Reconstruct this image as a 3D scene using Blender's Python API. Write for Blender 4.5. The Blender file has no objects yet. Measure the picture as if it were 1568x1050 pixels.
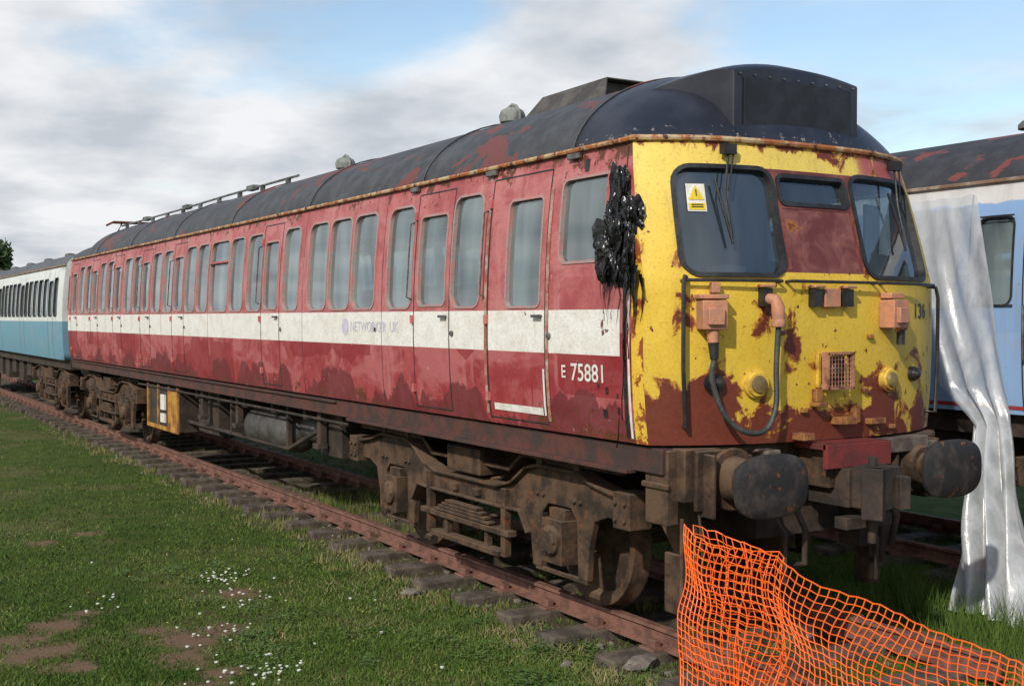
import bpy, math, random, bmesh
import numpy as np
from mathutils import Vector, Matrix, noise
random.seed(3); rng=np.random.default_rng(5)
scene=bpy.context.scene
scene.view_settings.view_transform='Standard'
scene.view_settings.look='None'
scene.view_settings.exposure=0
R=random.uniform

# ---------------------------------------------------------------- nodes
class T:
    def __init__(s,name):
        s.m=bpy.data.materials.new(name); s.m.use_nodes=True
        s.nt=s.m.node_tree; s.nt.nodes.clear()
        s.out=s.nt.nodes.new('ShaderNodeOutputMaterial')
        s._pos=None
    def n(s,t,props=None,ins=None):
        nd=s.nt.nodes.new(t)
        for k,v in (props or {}).items(): setattr(nd,k,v)
        for k,v in (ins or {}).items():
            if isinstance(v,bpy.types.NodeSocket): s.nt.links.new(v,nd.inputs[k])
            else: nd.inputs[k].default_value=v
        return nd
    @property
    def pos(s):
        if s._pos is None: s._pos=s.n('ShaderNodeNewGeometry').outputs['Position']
        return s._pos
    def xyz(s):
        nd=s.n('ShaderNodeSeparateXYZ',None,{0:s.pos}); return nd.outputs
    def scaled(s,sc):
        return s.n('ShaderNodeMapping',None,{'Vector':s.pos,'Scale':sc}).outputs[0]
    def noise(s,scale,detail=5,rough=.6,vec=None,dist=0):
        return s.n('ShaderNodeTexNoise',None,{'Vector':vec or s.pos,'Scale':scale,'Detail':detail,'Roughness':rough,'Distortion':dist}).outputs['Fac']
    def ss(s,v,a,b):
        return s.n('ShaderNodeMapRange',{'interpolation_type':'SMOOTHSTEP'},{0:v,1:a,2:b,3:0.,4:1.}).outputs[0]
    def ma(s,op,a,b=0.,clamp=False):
        return s.n('ShaderNodeMath',{'operation':op,'use_clamp':clamp},{0:a,1:b}).outputs[0]
    def mix(s,f,a,b):
        nd=s.nt.nodes.new('ShaderNodeMix'); nd.data_type='RGBA'
        for i,v in ((0,f),(6,a),(7,b)):
            if isinstance(v,bpy.types.NodeSocket): s.nt.links.new(v,nd.inputs[i])
            elif i==0: nd.inputs[0].default_value=v
            else: nd.inputs[i].default_value=(v[0],v[1],v[2],1)
        return nd.outputs[2]
    def bump(s,h,st=.3,d=.02):
        return s.n('ShaderNodeBump',None,{'Strength':st,'Distance':d,'Height':h}).outputs[0]
    def fin(s,col,rough=.6,metal=0.,bump=None,spec=.5):
        p=s.n('ShaderNodeBsdfPrincipled')
        for k,v in (('Base Color',col),('Roughness',rough),('Metallic',metal),('Specular IOR Level',spec)):
            if isinstance(v,bpy.types.NodeSocket): s.nt.links.new(v,p.inputs[k])
            elif k=='Base Color': p.inputs[k].default_value=(v[0],v[1],v[2],1)
            else: p.inputs[k].default_value=v
        if bump: s.nt.links.new(bump,p.inputs['Normal'])
        s.nt.links.new(p.outputs[0],s.out.inputs[0]); s.p=p
        return s.m

def simple(name,c1,c2,scale=6,rough=.7,metal=0,lo=.4,hi=.62,bst=.25):
    t=T(name); f=t.ss(t.noise(scale,6,.65),lo,hi)
    c=t.mix(f,c1,c2)
    g=t.noise(scale*7,3,.6)
    c=t.mix(t.ma('MULTIPLY',t.ss(g,.5,.75),.5),c,[x*.45 for x in c1])
    return t.fin(c,rough,metal,t.bump(g,bst,.01))

def red_side():
    t=T('red_cream_side_paint'); x,y,z=t.xyz()
    nb=t.noise(1.1,3); nm=t.noise(5,7,.65); nf=t.noise(28,5,.7)
    st=t.noise(1,5,.6,t.scaled((9,9,.7)))
    cl=t.noise(1.7,5,.6,t.scaled((1,1,1.6)),.6)
    up=t.mix(t.ss(nm,.38,.66),(.37,.075,.078),(.50,.155,.15))
    up=t.mix(t.ma('MULTIPLY',t.ss(cl,.42,.62),.75),up,(.53,.195,.19))
    up=t.mix(t.ma('MULTIPLY',t.ss(st,.5,.72),.55),up,(.56,.25,.235))
    lo=t.mix(t.ss(nm,.42,.62),(.30,.030,.036),(.38,.065,.068))
    lo=t.mix(t.ma('MULTIPLY',t.ss(cl,.45,.60),.75),lo,(.47,.14,.14))
    lo=t.mix(t.ma('MULTIPLY',t.ss(st,.55,.72),.5),lo,(.50,.19,.18))
    # repainted rectangles
    vo=t.n('ShaderNodeTexVoronoi',{'distance':'CHEBYCHEV'},{'Vector':t.scaled((.9,.001,1.7)),'Scale':1.,'Randomness':.8}).outputs['Color']
    vs=t.n('ShaderNodeSeparateColor',None,{0:vo}).outputs[0]
    lo=t.mix(t.ma('MULTIPLY',t.ss(vs,.70,.72),.7),lo,(.24,.010,.016))
    up=t.mix(t.ma('MULTIPLY',t.ss(vs,.80,.82),.3),up,(.30,.03,.035))
    # ragged dark band along the bottom, stepped
    blk=t.noise(1,3,.55,t.scaled((1.7,1,.6)))
    h=t.ma('ADD',1.29,t.ma('MULTIPLY',t.ss(blk,.38,.60),.30))
    h=t.ma('ADD',h,t.ma('MULTIPLY',t.ma('SUBTRACT',st,.5),.25))
    h=t.ma('ADD',h,t.ma('MULTIPLY',t.ma('SUBTRACT',nm,.5),.16))
    dk=t.ss(t.ma('SUBTRACT',h,z),-.006,.010)
    lo=t.mix(t.ma('MULTIPLY',dk,.8),lo,t.mix(nm,(.10,.010,.015),(.17,.03,.035)))
    wh=t.mix(t.ss(nm,.4,.7),(.82,.80,.74),(.70,.66,.58))
    wh=t.mix(t.ma('MULTIPLY',t.ss(st,.58,.78),.35),wh,(.48,.40,.32))
    w=t.ma('MULTIPLY',t.ma('GREATER_THAN',z,1.872),t.ma('LESS_THAN',z,2.19))
    w=t.ma('MULTIPLY',w,t.ma('LESS_THAN',x,-.262))
    c=t.mix(t.ma('GREATER_THAN',z,2.03),lo,up)
    c=t.mix(w,c,wh)
    c=t.mix(t.ma('MULTIPLY',t.ss(t.noise(9,8,.75),.65,.675),.8),c,(.64,.52,.49))
    gutt=t.ma('MULTIPLY',t.ss(z,3.0,3.36),.15); bot=t.ma('MULTIPLY',t.ss(z,1.65,1.29),.14)
    cabx=t.ma('MULTIPLY',t.ss(x,-2.4,0.),.055)
    rm=t.ma('ADD',t.ma('ADD',t.noise(7,8,.72,None,.4),gutt),t.ma('ADD',bot,cabx))
    c=t.mix(t.ss(rm,.67,.71),c,t.mix(nf,(.05,.015,.012),(.20,.055,.02)))
    cm=t.ma('GREATER_THAN',x,-.13)
    ye=t.mix(t.ss(t.noise(6,7,.7),.5,.56),(.80,.52,.05),(.30,.07,.02))
    c=t.mix(cm,c,ye)
    c=t.mix(t.ma('MULTIPLY',t.ss(t.noise(60,2),.4,.8),.25),c,(.08,.05,.045))
    return t.fin(c,t.n('ShaderNodeMapRange',None,{0:nm,1:.3,2:.7,3:.38,4:.62}).outputs[0],0,t.bump(t.ma('ADD',nf,t.ma('MULTIPLY',nb,6.)),.28,.015),.4)

def yellow_cab():
    t=T('weathered_yellow_paint'); x,y,z=t.xyz()
    nm=t.noise(4.2,8,.64,None,.5); nf=t.noise(24,5,.7)
    st=t.noise(1,5,.6,t.scaled((8,8,.8)))
    c=t.mix(t.ss(nm,.35,.7),(.78,.53,.06),(.70,.45,.04))
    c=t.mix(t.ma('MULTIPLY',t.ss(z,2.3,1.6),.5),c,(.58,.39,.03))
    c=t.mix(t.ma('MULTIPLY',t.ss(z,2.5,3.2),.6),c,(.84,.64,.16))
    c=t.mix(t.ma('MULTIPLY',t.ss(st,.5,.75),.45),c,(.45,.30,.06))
    c=t.mix(t.ma('MULTIPLY',t.ss(y,.2,1.4),.40),c,(.42,.33,.07))  # dirty olive tone, plus shade of the turned-away right side painted in
    ay=t.ma('ABSOLUTE',t.ma('ADD',y,.03))
    mp=t.ma('MULTIPLY',t.ma('LESS_THAN',ay,.42),t.ma('MULTIPLY',t.ma('GREATER_THAN',z,2.44),t.ma('LESS_THAN',z,3.16)))
    mar=t.mix(t.ss(nm,.4,.62),(.13,.028,.026),(.24,.085,.07))
    c=t.mix(mp,c,mar)
    pk=t.ma('MULTIPLY',t.ma('MULTIPLY',t.ss(y,.3,.6),t.ss(z,3.12,3.16)),t.ss(st,.42,.5))
    c=t.mix(pk,c,(.42,.10,.09))
    rz=t.ma('MULTIPLY',t.ss(z,1.66,1.32),.235)
    rz=t.ma('ADD',rz,t.ma('MULTIPLY',t.ss(z,3.2,3.36),.17))
    rl=t.ma('MULTIPLY',t.ma('MULTIPLY',t.ss(y,-.7,-1.15),t.ss(z,1.95,1.6)),.10)
    bl=0.
    for (cy,cz,ry,rz_,a) in ((-.40,1.92,.09,.28,.19),(-.70,1.62,.22,.17,.09),(.55,1.68,.20,.20,.11),(-.06,1.76,.24,.22,.07),(-1.0,1.68,.2,.2,.11),(-1.03,2.1,.16,.2,.09),(.95,1.75,.16,.22,.06),(-.66,2.15,.10,.2,.11),(.05,1.40,.4,.13,.10),(-1.12,1.45,.3,.3,.12)):
        dy=t.ma('MULTIPLY',t.ma('SUBTRACT',y,cy),1/ry); dz=t.ma('MULTIPLY',t.ma('SUBTRACT',z,cz),1/rz_)
        d2=t.ma('ADD',t.ma('MULTIPLY',dy,dy),t.ma('MULTIPLY',dz,dz))
        g=t.ma('MULTIPLY',t.ss(d2,1.6,0.),a)
        bl=g if bl==0. else t.ma('ADD',bl,g)
    f=t.ma('ADD',t.ma('ADD',t.ma('ADD',nm,rz),rl),bl)
    f=t.ma('ADD',f,t.ma('MULTIPLY',t.ma('SUBTRACT',st,.5),.20))
    edge=t.ss(f,.60,.65)
    c=t.mix(edge,c,(.38,.14,.02))
    c=t.mix(t.ss(f,.64,.67),c,t.mix(nf,(.10,.016,.012),(.20,.045,.02)))
    spots=t.ss(t.noise(11,5,.6),.66,.68)
    c=t.mix(spots,c,(.14,.03,.02))
    c=t.mix(t.ma('MULTIPLY',t.ss(t.noise(55,2),.45,.8),.28),c,(.10,.06,.03))
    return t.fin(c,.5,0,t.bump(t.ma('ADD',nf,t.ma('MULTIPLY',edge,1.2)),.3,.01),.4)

def roof_mat(name,base,pat,patlo=.60):
    t=T(name); x,y,z=t.xyz()
    nm=t.noise(1.6,7,.6,t.scaled((.8,1.4,1.4)),.5); nf=t.noise(20,6,.7)
    c=t.mix(t.ss(t.noise(4,6,.65),.35,.7),base,[v*1.9 for v in base])
    c=t.mix(t.ss(nm,patlo,patlo+.03),c,pat)
    c=t.mix(t.ma('MULTIPLY',t.ss(nf,.6,.75),.5),c,(.16,.15,.14))
    return t.fin(c,.65,0,t.bump(nf,.3,.01))
def dome_mat():
    t=T('black_dome_paint'); nf=t.noise(14,7,.75); x,y,z=t.xyz()
    c=t.mix(t.ss(t.noise(3,6),.35,.7),(.013,.015,.024),(.030,.032,.044))
    ed=t.ma('MULTIPLY',t.ss(z,3.55,3.36),.12)
    c=t.mix(t.ss(t.ma('ADD',nf,ed),.69,.71),c,(.24,.21,.19))
    return t.fin(c,.40,0,t.bump(nf,.18,.008))
def two_tone(name,upc,loc,zsplit,dirt=.4,top=None):
    t=T(name); x,y,z=t.xyz(); nm=t.noise(4,7,.65); st=t.noise(1,5,.6,t.scaled((8,8,.7)))
    c=t.mix(t.ma('GREATER_THAN',z,zsplit),loc,upc)
    if top: c=t.mix(t.ss(t.ma('ADD',z,t.ma('MULTIPLY',nm,.12)),3.20,3.22),c,top)
    c=t.mix(t.ma('MULTIPLY',t.ss(nm,.45,.7),dirt),c,(.34,.33,.31))
    c=t.mix(t.ma('MULTIPLY',t.ss(st,.5,.75),dirt),c,(.25,.22,.18))
    c=t.mix(t.ss(t.noise(9,8,.7),.66,.69),c,(.14,.05,.03))
    return t.fin(c,.5,0,t.bump(nm,.2,.01))
def glass_mat(name,dust,df,tint,refl=.9):
    t=T(name); f=t.noise(2.2,5,.6); g=t.noise(1,3,.5,t.scaled((3,3,.6)))
    tr=t.n('ShaderNodeBsdfTransparent',None,{0:tint+(1,)})
    gl=t.n('ShaderNodeBsdfGlossy',None,{'Color':(.9,.95,1,1),'Roughness':.04,'Normal':t.bump(t.noise(2.5,1),.05,.02)})
    di=t.n('ShaderNodeBsdfDiffuse',None,{'Color':t.mix(f,dust,[v*1.7 for v in dust])})
    fr=t.n('ShaderNodeFresnel',None,{'IOR':1.75})
    fac=t.ma('ADD',t.ma('MULTIPLY',fr.outputs[0],refl),.06,True)
    d=t.ma('MULTIPLY',t.ss(g,.15,.8),df)
    m1=t.n('ShaderNodeMixShader',None,{0:d,1:tr.outputs[0],2:di.outputs[0]})
    m2=t.n('ShaderNodeMixShader',None,{0:fac,1:m1.outputs[0],2:gl.outputs[0]})
    t.nt.links.new(m2.outputs[0],t.out.inputs[0]); return t.m
def grime():
    t=T('grimy_bogie_steel'); nm=t.noise(5,7,.65); nf=t.noise(30,5,.7)
    nz=t.n('ShaderNodeSeparateXYZ',None,{0:t.n('ShaderNodeNewGeometry').outputs['Normal']}).outputs[2]
    c=t.mix(t.ss(nm,.38,.62),(.036,.024,.017),(.110,.066,.040))
    c=t.mix(t.ma('MULTIPLY',t.ss(nz,.2,.9),.6),c,(.17,.115,.075))
    c=t.mix(t.ss(t.noise(8,7,.7),.57,.66),c,(.15,.058,.025))
    c=t.mix(t.ma('MULTIPLY',t.ss(nf,.5,.8),.5),c,(.018,.013,.010))
    return t.fin(c,.85,0,t.bump(nf,.5,.012),.3)
RED=red_side(); YEL=yellow_cab(); GRIME=grime(); DOME=dome_mat()
ROOF=roof_mat('roof_grey_paint',(.038,.040,.044),(.15,.045,.040),.575)
ROOF2=roof_mat('roof_dark_paint',(.026,.026,.030),(.17,.045,.042),.57)
ROOF3=roof_mat('coach_roof_grey',(.06,.065,.07),(.03,.03,.03),.7)
GLASS=glass_mat('dirty_window_glass',(.17,.215,.21),.78,(.62,.74,.72),1.1)
WGLASS=glass_mat('windscreen_glass',(.06,.085,.11),.38,(.50,.60,.68))
RUBBER=simple('black_rubber',(.012,.012,.013),(.03,.03,.03),8,.55)
BLACK=simple('black_paint',(.012,.012,.014),(.035,.03,.028),8,.45)
FRAME=simple('window_frame_metal',(.34,.27,.25),(.45,.20,.18),5,.5)
RUST=simple('rusty_iron',(.16,.055,.03),(.09,.035,.022),9,.85)
def gut():
    t=T('mottled_gutter'); c=t.mix(t.ss(t.noise(6,7,.7),.42,.56),(.50,.38,.22),(.36,.12,.035)); c=t.mix(t.ss(t.noise(11,6,.7),.54,.6),c,(.07,.03,.02)); return t.fin(c,.75,0,t.bump(t.noise(30,4),.4,.01))
ORUST=gut()
BROWN=simple('brown_solebar',(.10,.034,.025),(.045,.028,.023),5,.8)
DARK=simple('underframe_black',(.026,.019,.015),(.065,.042,.030),4,.85)
SALMON=simple('faded_orange_fitting',(.56,.24,.13),(.40,.20,.13),8,.6)
LENS=simple('dark_lens',(.02,.02,.025),(.05,.04,.03),8,.15)
WHITE=simple('white_marking',(.78,.76,.70),(.66,.62,.55),12,.6)
INTER=simple('cream_interior',(.38,.36,.30),(.28,.27,.24),3,.8)
SEAT=simple('seat_moquette',(.03,.05,.08),(.07,.06,.06),5,.9)
METAL=simple('dull_steel_handle',(.22,.22,.21),(.10,.09,.085),9,.4,.6)
PINK=simple('faded_pink_paint',(.40,.09,.09),(.50,.19,.17),6,.6)
YPAT=simple('yellow_trim',(.72,.47,.06),(.30,.12,.03),6,.6)
YBOX=simple('yellow_orange_box',(.50,.24,.03),(.20,.08,.02),4,.7)
RAIL=simple('rail_rust',(.21,.10,.07),(.12,.055,.04),7,.8)
SLEEP=simple('weathered_sleeper_timber',(.12,.095,.070),(.05,.038,.028),6,.95,0,.4,.62,.5)
STONE=simple('ballast_stone',(.20,.175,.145),(.10,.085,.07),7,.95)
WOOD=simple('wood_stake',(.12,.07,.045),(.06,.035,.022),8,.9)
def bag():
    t=T('torn_black_plastic'); return t.fin((.009,.009,.010),.27,0,t.bump(t.noise(14,3,.6,t.scaled((1,1,.5))),.7,.03))
BAG=bag()
def orange():
    t=T('orange_plastic_net'); return t.fin(t.mix(t.noise(4),(.95,.12,.012),(.88,.19,.03)),.4)
ORANGE=orange()
def plastic():
    t=T('translucent_polythene')
    n=t.noise(5,6,.62,t.scaled((1,1,.45)),.4)
    b=t.bump(n,.35,.03)
    d=t.n('ShaderNodeBsdfDiffuse',None,{'Color':t.mix(n,(.56,.58,.60),(.76,.78,.80)),'Normal':b})
    tl=t.n('ShaderNodeBsdfTranslucent',None,{'Color':(.6,.62,.64,1)})
    g=t.n('ShaderNodeBsdfGlossy',None,{'Roughness':.25,'Normal':b})
    tr=t.n('ShaderNodeBsdfTransparent')
    a=t.n('ShaderNodeMixShader',None,{0:.3,1:d.outputs[0],2:tl.outputs[0]})
    a=t.n('ShaderNodeMixShader',None,{0:.08,1:a.outputs[0],2:g.outputs[0]})
    a=t.n('ShaderNodeMixShader',None,{0:t.ma('ADD',t.ma('MULTIPLY',t.ss(n,.7,.3),.35),.12),1:a.outputs[0],2:tr.outputs[0]})
    t.nt.links.new(a.outputs[0],t.out.inputs[0]); return t.m
POLY=plastic()

# ---------------------------------------------------------------- mesh builder
def empty(name,loc=(0,0,0)):
    e=bpy.data.objects.new(name,None); e.location=(0,0,0); e.empty_display_size=.3
    scene.collection.objects.link(e); return e
class MB:
    def __init__(s): s.v=[]; s.f=[]
    def add(s,v,f):
        b=len(s.v); s.v+= [tuple(p) for p in v]; s.f+=[tuple(i+b for i in q) for q in f]
    def box(s,x,y,z,sx,sy,sz,rot=None):
        v=[Vector((a*sx/2,b*sy/2,c*sz/2)) for a in(-1,1) for b in(-1,1) for c in(-1,1)]
        if rot:
            m=Matrix.Rotation(rot[1],3,rot[0]); v=[m@p for p in v]
        v=[(p.x+x,p.y+y,p.z+z) for p in v]
        s.add(v,[(0,1,3,2),(4,6,7,5),(0,4,5,1),(2,3,7,6),(0,2,6,4),(1,5,7,3)])
    def bb(s,x0,x1,y0,y1,z0,z1): s.box((x0+x1)/2,(y0+y1)/2,(z0+z1)/2,abs(x1-x0),abs(y1-y0),abs(z1-z0))
    def tube(s,pts,r,seg=8,caps=True):
        pts=[Vector(p) for p in pts]; n=len(pts); vs=[]; fs=[]
        rr=r if isinstance(r,(list,tuple)) else [r]*n
        up=None
        for i,p in enumerate(pts):
            d=(pts[min(i+1,n-1)]-pts[max(i-1,0)]).normalized()
            if up is None:
                up=Vector((0,0,1)) if abs(d.z)<.9 else Vector((1,0,0))
            a=(up-d*up.dot(d)).normalized(); b=d.cross(a); up=a
            for k in range(seg):
                th=2*math.pi*k/seg
                vs.append(p+(a*math.cos(th)+b*math.sin(th))*rr[i])
        for i in range(n-1):
            for k in range(seg):
                k2=(k+1)%seg
                fs.append((i*seg+k,i*seg+k2,(i+1)*seg+k2,(i+1)*seg+k))
        if caps:
            fs.append(tuple(range(seg))[::-1]); fs.append(tuple((n-1)*seg+k for k in range(seg)))
        s.add(vs,fs)
    def prism(s,poly,y0,y1):
        n=len(poly); vs=[(p[0],y0,p[1]) for p in poly]+[(p[0],y1,p[1]) for p in poly]
        fs=[tuple(range(n)),tuple(range(n,2*n))[::-1]]+[(i,(i+1)%n,n+(i+1)%n,n+i) for i in range(n)]
        s.add(vs,fs)
    def lathe(s,prof,o,axis='y',seg=32):
        vs=[];fs=[]
        for r,h in prof:
            for k in range(seg):
                a=2*math.pi*k/seg; c,d=r*math.cos(a),r*math.sin(a)
                vs.append((o[0]+c,o[1]+h,o[2]+d) if axis=='y' else ((o[0]+h,o[1]+c,o[2]+d) if axis=='x' else (o[0]+c,o[1]+d,o[2]+h)))
        for i in range(len(prof)-1):
            for k in range(seg):
                fs.append((i*seg+k,i*seg+(k+1)%seg,(i+1)*seg+(k+1)%seg,(i+1)*seg+k))
        s.add(vs,fs)
    def grid(s,fn,us,vs_):
        nu,nv=len(us),len(vs_)
        v=[fn(u,w) for u in us for w in vs_]
        f=[(i*nv+j,(i+1)*nv+j,(i+1)*nv+j+1,i*nv+j+1) for i in range(nu-1) for j in range(nv-1)]
        s.add(v,f)
    def obj(s,name,mat,parent=None,bevel=0,smooth=None,weld=True,recalc=True,solid=0):
        me=bpy.data.meshes.new(name); me.from_pydata(s.v,[],s.f)
        if weld or recalc:
            bm=bmesh.new(); bm.from_mesh(me)
            if weld: bmesh.ops.remove_doubles(bm,verts=bm.verts,dist=2e-4)
            if recalc: bmesh.ops.recalc_face_normals(bm,faces=bm.faces)
            bm.to_mesh(me); bm.free()
        me.materials.append(mat)
        if smooth is not None:
            for p in me.polygons: p.use_smooth=True
            try: me.set_sharp_from_angle(angle=math.radians(smooth))
            except Exception: pass
        o=bpy.data.objects.new(name,me); scene.collection.objects.link(o)
        if parent: o.parent=parent
        if solid:
            m=o.modifiers.new('s','SOLIDIFY'); m.thickness=solid
        if bevel:
            m=o.modifiers.new('b','BEVEL'); m.width=bevel; m.segments=2; m.limit_method='ANGLE'
        return o

# ---------------------------------------------------------------- body surfaces
PZ=[1.29,1.45,1.65,1.9,2.1,2.3,2.5,2.7,2.9,3.1,3.25,3.34]
PY=[1.365,1.385,1.40,1.41,1.41,1.407,1.40,1.388,1.372,1.35,1.328,1.31]
def hw(z): return float(np.interp(z,PZ,PY))
def rake(z): return 0 if z<2.38 else .25*((z-2.38)/.96)
def F(t): return .33*(1-abs(t)**3.1)
def cab(v,z,off=0):
    def b(v,z):
        t=max(-1,min(1,v/1.41)); return Vector((F(t)-rake(z),t*hw(z),z))
    p=b(v,z)
    e=.01; du=b(v+e,z)-b(v-e,z); dz=b(v,z+e)-b(v,z-e)
    n=du.cross(dz).normalized()
    if n.x<0: n=-n
    return p+n*off
def mk_side(sgn,yc=0,dz=0,rk=True):
    def f(x,z,off=0):
        xx=x-(rake(z-dz)*max(0,min(1,1+x/.3)) if rk else 0)
        return Vector((xx,yc+sgn*(hw(z-dz)+off),z))
    return f
def brk(vals,mx):
    vals=sorted(set(round(v,4) for v in vals)); out=[vals[0]]
    for a,b in zip(vals,vals[1:]):
        n=max(1,math.ceil((b-a)/mx))
        out+=[a+(b-a)*k/n for k in range(1,n+1)]
    return out
def sheet(mb,f,u0,u1,z0,z1,holes,mu=.6,mz=.15):
    us=brk([u0,u1]+[h[0] for h in holes]+[h[1] for h in holes],mu)
    zs=brk([z0,z1]+[h[2] for h in holes]+[h[3] for h in holes],mz)
    for a,b in zip(us,us[1:]):
        for c,d in zip(zs,zs[1:]):
            mu_,mz_=(a+b)/2,(c+d)/2
            if any(h[0]<mu_<h[1] and h[2]<mz_<h[3] for h in holes): continue
            mb.add([f(a,c),f(b,c),f(b,d),f(a,d)],[(0,1,2,3)])
def rrect(u0,u1,z0,z1,r,n=5,m=6):
    pts=[];arcs=[]
    cs=[(u1-r,z1-r,0,(u1,z1)),(u0+r,z1-r,90,(u0,z1)),(u0+r,z0+r,180,(u0,z0)),(u1-r,z0+r,270,(u1,z0))]
    for cx,cz,a0,c in cs:
        arcs.append([(cx+r*math.cos(math.radians(a0+90*k/n)),cz+r*math.sin(math.radians(a0+90*k/n))) for k in range(n+1)])
    for i in range(4):
        pts+=arcs[i]
        p,q=arcs[i][-1],arcs[(i+1)%4][0]
        pts+=[(p[0]+(q[0]-p[0])*k/m,p[1]+(q[1]-p[1])*k/m) for k in range(1,m)]
    return pts,arcs,[c[3] for c in cs]
def window(f,h,r,body,frame,glass,fw=.02,fo=.008,depth=.025):
    u0,u1,z0,z1=h[:4]
    pts,arcs,cor=rrect(u0,u1,z0,z1,r)
    for a,c in zip(arcs,cor):
        v=[f(*c)]+[f(*p) for p in a]
        body.add(v,[(0,i,i+1) for i in range(1,len(a))])
    out,_,_=rrect(u0-fw,u1+fw,z0-fw,z1+fw,r+fw)
    n=len(pts)
    rings=[[f(p[0],p[1],-depth-.01) for p in pts],[f(p[0],p[1],fo) for p in pts],[f(p[0],p[1],fo) for p in out],[f(p[0],p[1],-.003) for p in out]]
    v=[p for r_ in rings for p in r_]
    frame.add(v,[(k*n+i,k*n+(i+1)%n,(k+1)*n+(i+1)%n,(k+1)*n+i) for k in range(3) for i in range(n)])
    glass.grid(lambda u,z:f(u,z,-depth),list(np.linspace(u0,u1,max(2,int((u1-u0)/.12)+2))),list(np.linspace(z0,z1,6)))

RISE=.65
def roofz(t,rise=RISE):
    return rise*(max(0,1-abs(t)**2.3))**.62
TS=[-math.cos(math.pi*k/28) for k in range(29)]
def roof(mb,x0,x1,yc,dz,rise=RISE,nx=2):
    mb.grid(lambda x,t:(x,yc+t*1.31,3.34+dz+roofz(t,rise)),list(np.linspace(x0,x1,nx)),TS)
def endwall(mb,x,yc,dz,rise=RISE):
    p=[(x,yc-hw(z),z+dz) for z in PZ]+[(x,yc+t*1.31,3.34+dz+roofz(t,rise)) for t in TS[1:-1]]+[(x,yc+hw(z),z+dz) for z in PZ[::-1]]
    mb.add(p,[tuple(range(len(p)))])

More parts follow.
